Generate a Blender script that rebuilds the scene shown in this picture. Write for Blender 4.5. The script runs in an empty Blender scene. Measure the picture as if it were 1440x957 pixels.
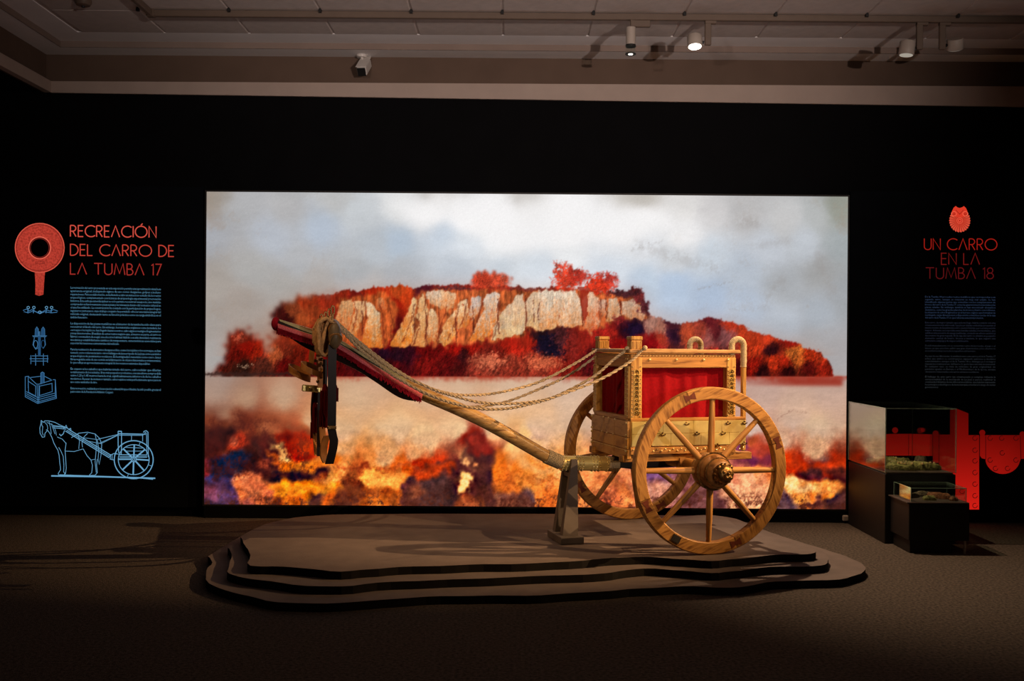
import bpy, math, random
import numpy as np
from mathutils import Vector, Matrix

random.seed(7)
# ---------------------------------------------------------------- camera, world, exposure
FPX = 1400.0
ROLL = math.radians(0.45)
EYE = 1.56
sc = bpy.context.scene
COL = sc.collection
cam_d = bpy.data.cameras.new('camera'); cam = bpy.data.objects.new('camera', cam_d); COL.objects.link(cam)
cam_d.sensor_width = 36.0; cam_d.lens = 36.0 * FPX / 1440.0; cam_d.clip_start = 0.05; cam_d.clip_end = 200
cam.matrix_world = Matrix.Translation((0, 0, EYE)) @ Matrix.Rotation(math.pi / 2, 4, 'X') @ Matrix.Rotation(-ROLL * -1, 4, 'Z')
sc.camera = cam
sc.view_settings.view_transform = 'Standard'; sc.view_settings.look = 'None'
sc.view_settings.exposure = 0.0; sc.view_settings.gamma = 1.0; sc.view_settings.use_curve_mapping = False
w = bpy.data.worlds.new('world'); sc.world = w; w.use_nodes = True
w.node_tree.nodes['Background'].inputs[0].default_value = (0.9, 0.55, 0.38, 1)
w.node_tree.nodes['Background'].inputs[1].default_value = 0.0012

# museum spotlights of the room (track lamps outside the frame)
def spot(name, loc, target, power, angle, blend=0.6, size=0.03, col=(1.0, 0.72, 0.42)):
    d = bpy.data.lights.new(name, 'SPOT'); d.energy = power; d.spot_size = math.radians(angle); d.spot_blend = blend
    d.shadow_soft_size = size; d.color = col
    o = bpy.data.objects.new(name, d); COL.objects.link(o); o.location = loc
    o.rotation_euler = (Vector(target) - Vector(loc)).to_track_quat('-Z', 'Y').to_euler()
    return o
WARM = (1.0, 0.60, 0.29)
spot('gallery_spot_right', (6.2, 6.2, 3.9), (-0.2, 7.2, 0.3), 2400, 24, 0.8, 0.010, WARM)
spot('gallery_spot_right_near', (4.4, 4.4, 3.95), (-0.3, 7.5, 0.3), 760, 26, 0.85, 0.012, WARM)
spot('gallery_spot_front', (2.0, 1.6, 3.95), (1.2, 6.9, 1.05), 260, 15, 0.7, 0.03, WARM)
spot('gallery_spot_front_left', (-2.2, 2.4, 3.95), (0.55, 6.9, 0.95), 170, 17, 0.7, 0.03, WARM)
spot('gallery_spot_harness', (-2.6, 5.2, 3.95), (-1.1, 6.6, 1.35), 110, 30, 0.8, 0.03, WARM)
spot('gallery_spot_uplight_right', (3.4, -2.4, 1.9), (0.0, 8.6, 4.1), 1800, 44, 1.0, 0.05, (1.0, 0.82, 0.74))
spot('gallery_spot_uplight_left', (-2.2, -1.2, 2.4), (0.0, 8.6, 4.0), 480, 38, 1.0, 0.05, (1.0, 0.82, 0.74))

# ---------------------------------------------------------------- pixel helpers (photo 1440 x 957)
RT = np.array([math.cos(ROLL), 0, math.sin(ROLL)]); UP = np.array([-math.sin(ROLL), 0, math.cos(ROLL)])
CAM = np.array([0, 0, EYE])
def ray(px, py): return np.array([0, 1.0, 0]) + ((px - 720) * RT + (478.5 - py) * UP) / FPX
def P(px, py, d): return CAM + d * ray(px, py)                   # point on the plane Y = d
def Z(px, py, z):                                                # point on the plane Z = z
    r = ray(px, py); return CAM + r * (z - EYE) / r[2]
TH = math.radians(16.2); PLAT = 0.15
ORG = np.array([1.1404, 7.275, PLAT])
UU = np.array([math.cos(TH), math.sin(TH), 0]); WW = np.array([-math.sin(TH), math.cos(TH), 0])
def on_y(px, py, y):                                             # chariot-local point on the chariot plane y = const
    r = ray(px, py); o = CAM - ORG - y * WW
    p = CAM - (o @ WW) / (r @ WW) * r - ORG
    return Vector((p @ UU, y, p[2]))

# ---------------------------------------------------------------- materials
def s2l(c):
    return tuple((v / 255 / 12.92) if v / 255 <= 0.04045 else ((v / 255 + 0.055) / 1.055) ** 2.4 for v in c)
MATS = {}
def nt(name):
    m = bpy.data.materials.new(name); m.use_nodes = True
    return m, m.node_tree, m.node_tree.nodes, m.node_tree.links, m.node_tree.nodes['Principled BSDF']
def pbr(name, col, rough=0.6, metal=0.0, var=0.15, scale=8.0, bump=0.0, bscale=None, stretch=(1, 1, 1), spec=0.4, detail=6):
    """procedural principled material: noise-mottled colour and fine bump in object space"""
    m, t, n, l, b = nt(name)
    tc = n.new('ShaderNodeTexCoord'); mp = n.new('ShaderNodeMapping'); mp.inputs['Scale'].default_value = stretch
    l.new(tc.outputs['Object'], mp.inputs['Vector'])
    nz = n.new('ShaderNodeTexNoise'); nz.inputs['Scale'].default_value = scale; nz.inputs['Detail'].default_value = detail
    l.new(mp.outputs[0], nz.inputs['Vector'])
    r = n.new('ShaderNodeValToRGB'); l.new(nz.outputs[0], r.inputs[0])
    r.color_ramp.elements[0].position = 0.3; r.color_ramp.elements[1].position = 0.7
    r.color_ramp.elements[0].color = tuple(max(0, c * (1 - var)) for c in col) + (1,)
    r.color_ramp.elements[1].color = tuple(min(1, c * (1 + var)) for c in col) + (1,)
    l.new(r.outputs[0], b.inputs['Base Color'])
    b.inputs['Roughness'].default_value = rough; b.inputs['Metallic'].default_value = metal
    b.inputs['Specular IOR Level'].default_value = spec
    if bump:
        n2 = n.new('ShaderNodeTexNoise'); n2.inputs['Scale'].default_value = bscale or scale * 6; n2.inputs['Detail'].default_value = 3
        l.new(mp.outputs[0], n2.inputs['Vector'])
        bp = n.new('ShaderNodeBump'); bp.inputs['Strength'].default_value = bump; bp.inputs['Distance'].default_value = 0.01
        l.new(n2.outputs[0], bp.inputs['Height']); l.new(bp.outputs[0], b.inputs['Normal'])
    MATS[name] = m
    return m
def wood(name, light, dark, stretch, scale=1.0, rough=0.5, rot=(0, 0, 0)):
    """grain: noise squeezed across the fibre, plus fine pores"""
    m, t, n, l, b = nt(name)
    tc = n.new('ShaderNodeTexCoord'); mp = n.new('ShaderNodeMapping')
    mp.inputs['Scale'].default_value = stretch; mp.inputs['Rotation'].default_value = rot
    l.new(tc.outputs['Object'], mp.inputs['Vector'])
    nz = n.new('ShaderNodeTexNoise'); nz.inputs['Scale'].default_value = scale; nz.inputs['Detail'].default_value = 8
    nz.inputs['Distortion'].default_value = 0.6
    l.new(mp.outputs[0], nz.inputs['Vector'])
    r = n.new('ShaderNodeValToRGB'); l.new(nz.outputs[0], r.inputs[0])
    e = r.color_ramp.elements
    e[0].position = 0.33; e[0].color = dark + (1,); e[1].position = 0.62; e[1].color = light + (1,)
    mid = e.new(0.47); mid.color = tuple(0.35 * a + 0.65 * c for a, c in zip(dark, light)) + (1,)
    l.new(r.outputs[0], b.inputs['Base Color'])
    b.inputs['Roughness'].default_value = rough; b.inputs['Specular IOR Level'].default_value = 0.3
    bp = n.new('ShaderNodeBump'); bp.inputs['Strength'].default_value = 0.25; bp.inputs['Distance'].default_value = 0.004
    l.new(nz.outputs[0], bp.inputs['Height']); l.new(bp.outputs[0], b.inputs['Normal'])
    MATS[name] = m
    return m
def emit_attr(name, strength=1.0):
    """backlit print: emission read from the mesh's own colour attribute"""
    m, t, n, l, b = nt(name)
    n.remove(b)
    a = n.new('ShaderNodeAttribute'); a.attribute_name = 'print'
    e = n.new('ShaderNodeEmission'); e.inputs[1].default_value = strength
    l.new(a.outputs['Color'], e.inputs[0]); l.new(e.outputs[0], n['Material Output'].inputs[0])
    MATS[name] = m
    return m
def emit(name, col, strength=1.0, var=0.0, scale=30.0):
    m, t, n, l, b = nt(name)
    n.remove(b)
    e = n.new('ShaderNodeEmission'); e.inputs[1].default_value = strength; e.inputs[0].default_value = col + (1,)
    if var:
        tc = n.new('ShaderNodeTexCoord'); nz = n.new('ShaderNodeTexNoise'); nz.inputs['Scale'].default_value = scale
        nz.inputs['Detail'].default_value = 8
        l.new(tc.outputs['Object'], nz.inputs['Vector'])
        r = n.new('ShaderNodeValToRGB'); l.new(nz.outputs[0], r.inputs[0])
        r.color_ramp.elements[0].position = 0.32; r.color_ramp.elements[1].position = 0.6
        r.color_ramp.elements[0].color = tuple(c * (1 - var) for c in col) + (1,); r.color_ramp.elements[1].color = col + (1,)
        l.new(r.outputs[0], e.inputs[0])
    l.new(e.outputs[0], n['Material Output'].inputs[0])
    MATS[name] = m
    return m
def glass(name):
    m, t, n, l, b = nt(name)
    n.remove(b)
    lw = n.new('ShaderNodeLayerWeight'); lw.inputs[0].default_value = 0.5
    pw = n.new('ShaderNodeMath'); pw.operation = 'POWER'; pw.inputs[1].default_value = 2.6; l.new(lw.outputs['Facing'], pw.inputs[0])
    f = n.new('ShaderNodeMath'); f.operation = 'MULTIPLY_ADD'; f.inputs[1].default_value = 0.95; f.inputs[2].default_value = 0.03; l.new(pw.outputs[0], f.inputs[0])
    g = n.new('ShaderNodeBsdfGlossy'); g.inputs['Roughness'].default_value = 0.02; g.inputs[0].default_value = (0.95, 1, 0.97, 1)
    tr = n.new('ShaderNodeBsdfTransparent'); tr.inputs[0].default_value = (0.93, 0.97, 0.95, 1)
    mx = n.new('ShaderNodeMixShader')
    l.new(f.outputs[0], mx.inputs[0]); l.new(tr.outputs[0], mx.inputs[1]); l.new(g.outputs[0], mx.inputs[2])
    l.new(mx.outputs[0], n['Material Output'].inputs[0])
    MATS[name] = m
    return m

pbr('carpet', (0.088, 0.070, 0.055), 0.95, 0, 0.55, 55, 0.8, 120, spec=0.1, detail=12)
pbr('black_wall', (0.002, 0.002, 0.0025), 0.85, 0, 0.2, 4, spec=0.1)
pbr('black_fabric', (0.003, 0.004, 0.006), 0.9, 0, 0.2, 6, spec=0.1)
pbr('ceiling_tile', (0.50, 0.44, 0.41), 0.85, 0, 0.06, 14, 0.2, 120, spec=0.2)
pbr('ceiling_plain', (0.80, 0.78, 0.78), 0.8, 0, 0.04, 3, spec=0.2)
pbr('joint_dark', (0.50, 0.44, 0.41), 0.9)
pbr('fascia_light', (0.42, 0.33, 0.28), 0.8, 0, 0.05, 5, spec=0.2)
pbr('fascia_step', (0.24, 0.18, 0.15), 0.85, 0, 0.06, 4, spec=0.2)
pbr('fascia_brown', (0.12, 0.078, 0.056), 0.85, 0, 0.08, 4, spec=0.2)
pbr('track_paint', (0.13, 0.09, 0.065), 0.55, 0, 0.06, 10)
pbr('lamp_white', (0.40, 0.34, 0.29), 0.5, 0, 0.05, 10)
pbr('lamp_black', (0.01, 0.01, 0.01), 0.4)
pbr('camera_white', (0.6, 0.56, 0.52), 0.45, 0, 0.04, 10)
pbr('platform_board', (0.150, 0.116, 0.100), 0.8, 0, 0.12, 7, 0.15, 90, spec=0.25)
pbr('platform_edge_shade', (0.008, 0.006, 0.005), 0.85, 0, 0.2, 20, spec=0.2)  # shade on the unlit layer edges, put into a near-black colour
pbr('stand_paint', (0.13, 0.105, 0.088), 0.6, 0, 0.1, 12, spec=0.3)
LW, DW = (0.50, 0.245, 0.062), (0.20, 0.082, 0.018)
wood('oak_rim', LW, DW, (4, 16, 30), 2.2, rot=(0, 0, 0.6))
wood('oak_x', LW, DW, (3, 40, 40), 1.2)
wood('oak_y', LW, DW, (40, 3, 40), 1.2)
wood('oak_z', (0.58, 0.33, 0.085), (0.30, 0.14, 0.03), (40, 40, 3), 1.2)
wood('oak_front', (0.60, 0.32, 0.075), (0.36, 0.16, 0.03), (30, 6, 14), 1.0)
wood('pole_wood', (0.56, 0.34, 0.115), (0.22, 0.105, 0.03), (4, 60, 44), 1.0, 0.35)
wood('walnut_key', (0.16, 0.035, 0.015), (0.09, 0.018, 0.008), (10, 30, 30), 1.5)
wood('hub_wood', (0.32, 0.15, 0.045), (0.14, 0.058, 0.018), (20, 20, 20), 1.0, 0.4)
wood('rail_wood', (0.52, 0.30, 0.115), (0.33, 0.17, 0.06), (10, 10, 40), 1.2)
pbr('brass', (0.92, 0.70, 0.27), 0.34, 0.55, 0.25, 7, 0.2, 9)
pbr('brass_stud', (1.0, 0.80, 0.38), 0.25, 0.7, 0.05)
pbr('bronze_dark', (0.23, 0.13, 0.045), 0.42, 1.0, 0.5, 30, 0.5, 60)
pbr('openwork_bronze', (0.62, 0.42, 0.13), 0.42, 1.0, 0.3, 60, 0.3, 120)
pbr('recess_black', (0.012, 0.006, 0.003), 0.9)
pbr('iron_black', (0.014, 0.011, 0.009), 0.6, 0, 0.3, 30)
pbr('red_cloth', (0.26, 0.002, 0.006), 0.85, 0, 0.15, 60, 0.25, 400, spec=0.1)
pbr('rope', (0.56, 0.42, 0.25), 0.9, 0, 0.3, 120, 0.5, 300, spec=0.1)
pbr('cord_wrap', (0.50, 0.40, 0.24), 0.9, 0, 0.2, 90, 0.4, 300, spec=0.1)
pbr('raffia', (0.60, 0.33, 0.13), 0.85, 0, 0.35, 70, 0.5, 200, spec=0.1)
pbr('leather_dark', (0.011, 0.004, 0.003), 0.55, 0, 0.3, 40)
pbr('leather_tan', (0.50, 0.20, 0.045), 0.55, 0, 0.25, 20)
pbr('leather_olive', (0.16, 0.105, 0.05), 0.5, 0, 0.35, 12)
pbr('cover_green', (0.42, 0.40, 0.22), 0.35, 0, 0.2, 10, spec=0.6)
pbr('fringe_pink', (0.62, 0.13, 0.15), 0.85, 0, 0.3, 150, 0.4, 500, spec=0.1)
pbr('fringe_red', (0.33, 0.008, 0.022), 0.9, 0, 0.35, 200, 0.5, 500, spec=0.1)
pbr('tassel_red', (0.16, 0.006, 0.008), 0.9, 0, 0.3, 150, 0.4, 400, spec=0.1)
pbr('case_black', (0.006, 0.0045, 0.004), 0.55, 0, 0.2, 12, spec=0.3)
pbr('case_deck', (0.05, 0.032, 0.024), 0.7, 0, 0.2, 12)
pbr('patina', (0.24, 0.23, 0.075), 0.6, 0.3, 0.6, 40, 0.8, 70)
pbr('corroded', (0.10, 0.075, 0.045), 0.75, 0.1, 0.6, 50, 0.8, 90)
pbr('rust', (0.20, 0.075, 0.03), 0.8, 0, 0.5, 50, 0.7, 90)
pbr('glass_edge', (0.30, 0.42, 0.34), 0.2, 0, 0.05, spec=0.7)
glass('glass')
emit('lamp_lens', (1.0, 0.93, 0.82), 9.0)
emit('lamp_lens_dim', (1.0, 0.9, 0.75), .35)

# ---------------------------------------------------------------- mesh helpers
class MB:
    def __init__(s): s.v = []; s.f = []
    def add(s, vs, fs):
        o = len(s.v); s.v += [tuple(p) for p in vs]; s.f += [tuple(i + o for i in f) for f in fs]; return s
    def box(s, c, d, rot=None, bev=0.0):
        hx, hy, hz = (k / 2 for k in d)
        if bev <= 0:
            vs = [Vector((x * hx, y * hy, z * hz)) for z in (-1, 1) for y in (-1, 1) for x in (-1, 1)]
            fs = [(0, 2, 3, 1), (4, 5, 7, 6), (0, 1, 5, 4), (2, 6, 7, 3), (0, 4, 6, 2), (1, 3, 7, 5)]
        else:                                                   # chamfered box
            b = min(bev, hx * .9, hy * .9, hz * .9); vs = []; idx = {}
            for sx in (-1, 1):
                for sy in (-1, 1):
                    for sz in (-1, 1):
                        for a, q in enumerate(((hx, hy - b, hz - b), (hx - b, hy, hz - b), (hx - b, hy - b, hz))):
                            idx[(sx, sy, sz, a)] = len(vs); vs.append(Vector((q[0] * sx, q[1] * sy, q[2] * sz)))
            fs = []
            def face(keys):
                f = [idx[k] for k in keys]
                n = (vs[f[1]] - vs[f[0]]).cross(vs[f[2]] - vs[f[1]])
                cc = sum((vs[i] for i in f), Vector())
                fs.append(tuple(f) if n.dot(cc) > 0 else tuple(reversed(f)))
            for sg in (-1, 1):
                face([(sg, a, b_, 0) for a, b_ in ((-1, -1), (1, -1), (1, 1), (-1, 1))])
                face([(a, sg, b_, 1) for a, b_ in ((-1, -1), (1, -1), (1, 1), (-1, 1))])
                face([(a, b_, sg, 2) for a, b_ in ((-1, -1), (1, -1), (1, 1), (-1, 1))])
            for s1 in (-1, 1):
                for s2 in (-1, 1):
                    face([(s1, s2, -1, 0), (s1, s2, 1, 0), (s1, s2, 1, 1), (s1, s2, -1, 1)])
                    face([(s1, -1, s2, 0), (s1, 1, s2, 0), (s1, 1, s2, 2), (s1, -1, s2, 2)])
                    face([(-1, s1, s2, 1), (1, s1, s2, 1), (1, s1, s2, 2), (-1, s1, s2, 2)])
                    for s3 in (-1, 1): face([(s1, s2, s3, 0), (s1, s2, s3, 1), (s1, s2, s3, 2)])
        if rot is not None: vs = [rot @ q for q in vs]
        return s.add([q + Vector(c) for q in vs], fs)
    def tube(s, path, rad, n=10, closed=False, cap=True, flat=1.0, upv=None):
        path = [Vector(p) for p in path]; m = len(path)
        rad = rad if hasattr(rad, '__len__') else [rad] * m
        o = len(s.v); prev = None
        for i, p in enumerate(path):
            a = path[(i - 1) % m] if (closed or i > 0) else path[0]
            b = path[(i + 1) % m] if (closed or i < m - 1) else path[-1]
            t = (b - a).normalized()
            if prev is None:
                u_ = Vector(upv) if upv else (Vector((0, 0, 1)) if abs(t.z) < .9 else Vector((1, 0, 0)))
            else: u_ = prev
            e1 = (u_ - t * u_.dot(t)).normalized(); e2 = t.cross(e1); prev = e1
            for k in range(n):
                an = 2 * math.pi * k / n
                s.v.append(tuple(p + e1 * math.cos(an) * rad[i] + e2 * math.sin(an) * rad[i] * flat))
        mm = m if closed else m - 1
        for i in range(mm):
            for k in range(n):
                a0 = o + i * n; b0 = o + ((i + 1) % m) * n
                s.f.append((a0 + k, a0 + (k + 1) % n, b0 + (k + 1) % n, b0 + k))
        if cap and not closed:
            s.f.append(tuple(o + k for k in reversed(range(n)))); s.f.append(tuple(o + (m - 1) * n + k for k in range(n)))
        return s
    def cyl(s, p0, p1, r0, r1=None, n=16): return s.tube([p0, p1], [r0, r0 if r1 is None else r1], n)
    def lathe(s, prof, axis='Y', c=(0, 0, 0), n=28):
        """prof: list of (r, h) along the axis"""
        o = len(s.v); c = Vector(c)
        for r, h in prof:
            for k in range(n):
                a = 2 * math.pi * k / n; x, y = r * math.cos(a), r * math.sin(a)
                q = {'Y': (x, h, y), 'Z': (x, y, h), 'X': (h, x, y)}[axis]
                s.v.append(tuple(c + Vector(q)))
        for i in range(len(prof) - 1):
            for k in range(n):
                f = (o + i * n + k, o + i * n + (k + 1) % n, o + (i + 1) * n + (k + 1) % n, o + (i + 1) * n + k)
                s.f.append(f if axis != 'Y' else f[::-1])
        a = tuple(o + k for k in range(n)); b = tuple(o + (len(prof) - 1) * n + k for k in range(n))
        s.f.append(a[::-1] if axis != 'Y' else a); s.f.append(b if axis != 'Y' else b[::-1])
        return s
    def prism(s, poly, z0, z1):
        m = len(poly); o = len(s.v)
        s.v += [(x, y, z0) for x, y in poly] + [(x, y, z1) for x, y in poly]
        ar = sum(poly[i][0] * poly[(i + 1) % m][1] - poly[(i + 1) % m][0] * poly[i][1] for i in range(m))
        top = tuple(o + m + i for i in range(m)); bot = tuple(o + i for i in reversed(range(m)))
        sides = [(o + i, o + (i + 1) % m, o + m + (i + 1) % m, o + m + i) for i in range(m)]
        if ar < 0: top, bot, sides = top[::-1], bot[::-1], [q[::-1] for q in sides]
        s.f += [top, bot] + sides
        return s
    def dome(s, c, nrm, r, h=None, n=6):
        nrm = Vector(nrm).normalized(); h = h or r * .7
        e1 = nrm.orthogonal().normalized(); e2 = nrm.cross(e1); c = Vector(c); o = len(s.v)
        for rr, hh in ((r, 0), (r * .75, h * .65)):
            for k in range(n):
                a = 2 * math.pi * k / n
                s.v.append(tuple(c + e1 * rr * math.cos(a) + e2 * rr * math.sin(a) + nrm * hh))
        s.v.append(tuple(c + nrm * h))
        for k in range(n):
            s.f.append((o + k, o + (k + 1) % n, o + n + (k + 1) % n, o + n + k)); s.f.append((o + n + k, o + n + (k + 1) % n, o + 2 * n))
        return s
    def ball(s, c, r, n=12, m=8, sq=(1, 1, 1)):
        prof = [(max(1e-4, math.sin(math.pi * i / m)) * r, -math.cos(math.pi * i / m) * r) for i in range(m + 1)]
        o = len(s.v); s.lathe(prof, 'Z', (0, 0, 0), n)
        for i in range(o, len(s.v)):
            q = s.v[i]; s.v[i] = (q[0] * sq[0] + c[0], q[1] * sq[1] + c[1], q[2] * sq[2] + c[2])
        return s
    def strip(s, path, wv, th=0.004):
        """flat strap of half-width vector wv along path with thickness th"""
        path = [Vector(p) for p in path]; wv = Vector(wv); m = len(path); o = len(s.v)
        for i, p in enumerate(path):
            t = (path[min(i + 1, m - 1)] - path[max(i - 1, 0)]).normalized(); nn = t.cross(wv).normalized() * th / 2
            for q in (p - wv - nn, p + wv - nn, p + wv + nn, p - wv + nn): s.v.append(tuple(q))
        for i in range(m - 1):
            a, b = o + 4 * i, o + 4 * i + 4
            for k in range(4): s.f.append((a + k, b + k, b + (k + 1) % 4, a + (k + 1) % 4))
        s.f.append((o, o + 1, o + 2, o + 3)); e = o + 4 * (m - 1); s.f.append((e + 3, e + 2, e + 1, e))
        return s
    def build(s, name, mat, parent=None, smooth=False):
        me = bpy.data.meshes.new(name); me.from_pydata(s.v, [], s.f); me.update()
        me.materials.append(MATS[mat] if isinstance(mat, str) else mat)
        if smooth:
            me.polygons.foreach_set('use_smooth', [True] * len(me.polygons))
            me.set_sharp_from_angle(angle=math.radians(38))
        o = bpy.data.objects.new(name, me); COL.objects.link(o)
        if parent: o.parent = parent
        return o
def tag(o, label=None, cat=None, group=None, kind=None):
    for k, v in (('label', label), ('category', cat), ('group', group), ('kind', kind)):
        if v: o[k] = v
    return o
def empty(name, loc=(0, 0, 0), rz=0.0, parent=None, label=None, cat=None, group=None):
    o = bpy.data.objects.new(name, None); COL.objects.link(o); o.location = loc; o.rotation_euler = (0, 0, rz); o.empty_display_size = .1
    if parent: o.parent = parent
    return tag(o, label, cat, group)
def clone(o, parent=None, **kw):
    c = o.copy(); COL.objects.link(c)
    if parent is not None: c.parent = parent
    for k, v in kw.items(): setattr(c, k, v)
    return c
def smooth_path(pts, k=6):
    """Catmull-Rom through points"""
    pts = [Vector(p) for p in pts]; out = []
    for i in range(len(pts) - 1):
        p0 = pts[max(i - 1, 0)]; p1 = pts[i]; p2 = pts[i + 1]; p3 = pts[min(i + 2, len(pts) - 1)]
        for j in range(k):
            t = j / k
            out.append(.5 * ((2 * p1) + (p2 - p0) * t + (2 * p0 - 5 * p1 + 4 * p2 - p3) * t * t + (3 * p1 - p0 - 3 * p2 + p3) * t ** 3))
    out.append(pts[-1]); return out

# ---------------------------------------------------------------- room shell
WALL_Y = 8.72
XL = P(72, 122, 8.7)[0]
tag(MB().box((0, 2.0, -0.05), (20, 18, 0.1)).build('floor', 'carpet'), kind='structure')
tag(MB().box((0.5, WALL_Y + 0.1, 1.87), (17, 0.2, 3.74)).build('wall_back', 'black_wall'), kind='structure')

# stepped ceiling edge: profile strips (offset towards the room, z) carried along back wall and left side
ZC = 4.10
XR, YN = 9.0, -6.0
def edge_strip(name, a, b, mat):
    (o0, z0), (o1, z1) = a, b
    m = MB()
    def pts(o, z): return [(XL + o, YN, z), (XL + o, 8.7 - o, z), (XR, 8.7 - o, z)]
    p, q = pts(o0, z0), pts(o1, z1)
    m.add(p + q, [(0, 1, 4, 3), (1, 2, 5, 4)])
    ob = m.build(name, mat); md = ob.modifiers.new('thickness', 'SOLIDIFY'); md.thickness = 0.012; md.offset = 0
    return tag(ob, kind='structure')
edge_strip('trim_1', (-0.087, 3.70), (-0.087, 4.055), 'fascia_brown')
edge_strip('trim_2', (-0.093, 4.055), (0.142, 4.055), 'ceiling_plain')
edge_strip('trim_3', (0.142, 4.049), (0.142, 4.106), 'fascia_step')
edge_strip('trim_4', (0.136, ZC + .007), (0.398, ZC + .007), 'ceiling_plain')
# light lower fascia: slightly tapered board on the back wall, level board down the left side
zl0, zl1 = P(72, 130, 8.7)[2], P(72, 114, 8.7)[2]
zr0, zr1 = P(1440, 150, 8.7)[2], P(1440, 121.5, 8.7)[2]
xr = P(1440, 135, 8.7)[0]; k = (XR - XL) / (xr - XL)
zR0, zR1 = zl0 + (zr0 - zl0) * k, zl1 + (zr1 - zl1) * k
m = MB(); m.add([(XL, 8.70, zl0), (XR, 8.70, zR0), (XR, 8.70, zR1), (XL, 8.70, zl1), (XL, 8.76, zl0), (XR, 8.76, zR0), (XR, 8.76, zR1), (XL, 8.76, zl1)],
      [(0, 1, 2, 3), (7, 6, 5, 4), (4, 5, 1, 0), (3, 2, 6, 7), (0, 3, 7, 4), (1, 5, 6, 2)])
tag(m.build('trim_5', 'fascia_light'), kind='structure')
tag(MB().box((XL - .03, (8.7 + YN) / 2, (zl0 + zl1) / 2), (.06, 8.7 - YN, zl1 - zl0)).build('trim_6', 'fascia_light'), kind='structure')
tag(MB().box((XL - 2.56, 1.35, zl0 + .05), (5.0, 14.7, .08)).build('ceiling_soffit', 'black_wall'), kind='structure')
# tiled ceiling: backing plus separate tiles
ceil = tag(MB().box(((XL + XR) / 2, 1.0, ZC + .034), (XR - XL, 15.4, .05)).build('ceiling', 'joint_dark'), kind='structure')
joints = [P(233 + 118.6 * i, 50.5, 8.31)[0] for i in range(-1, 12)]
ys = [8.308, 7.735, 7.03, 6.325, 5.62]
tile_cache = {}
for i in range(len(joints) - 1):
    for j in range(len(ys) - 1):
        wx = round(joints[i + 1] - joints[i] - .014, 3); wy = round(ys[j] - ys[j + 1] - .014, 3)
        if wy not in tile_cache:
            tile_cache[wy] = MB().box((0, 0, 0), (wx, wy, .03), bev=.006).build('ceiling_tile', 'ceiling_tile', ceil); t = tile_cache[wy]
        else: t = clone(tile_cache[wy])
        t.location = ((joints[i] + joints[i + 1]) / 2, (ys[j] + ys[j + 1]) / 2, ZC + .015)
far = MB().box(((XL + XR) / 2, (5.6 + YN) / 2, ZC + .015), (XR - XL, 5.6 - YN, .03)).build('ceiling_field', 'ceiling_tile', ceil)

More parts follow.
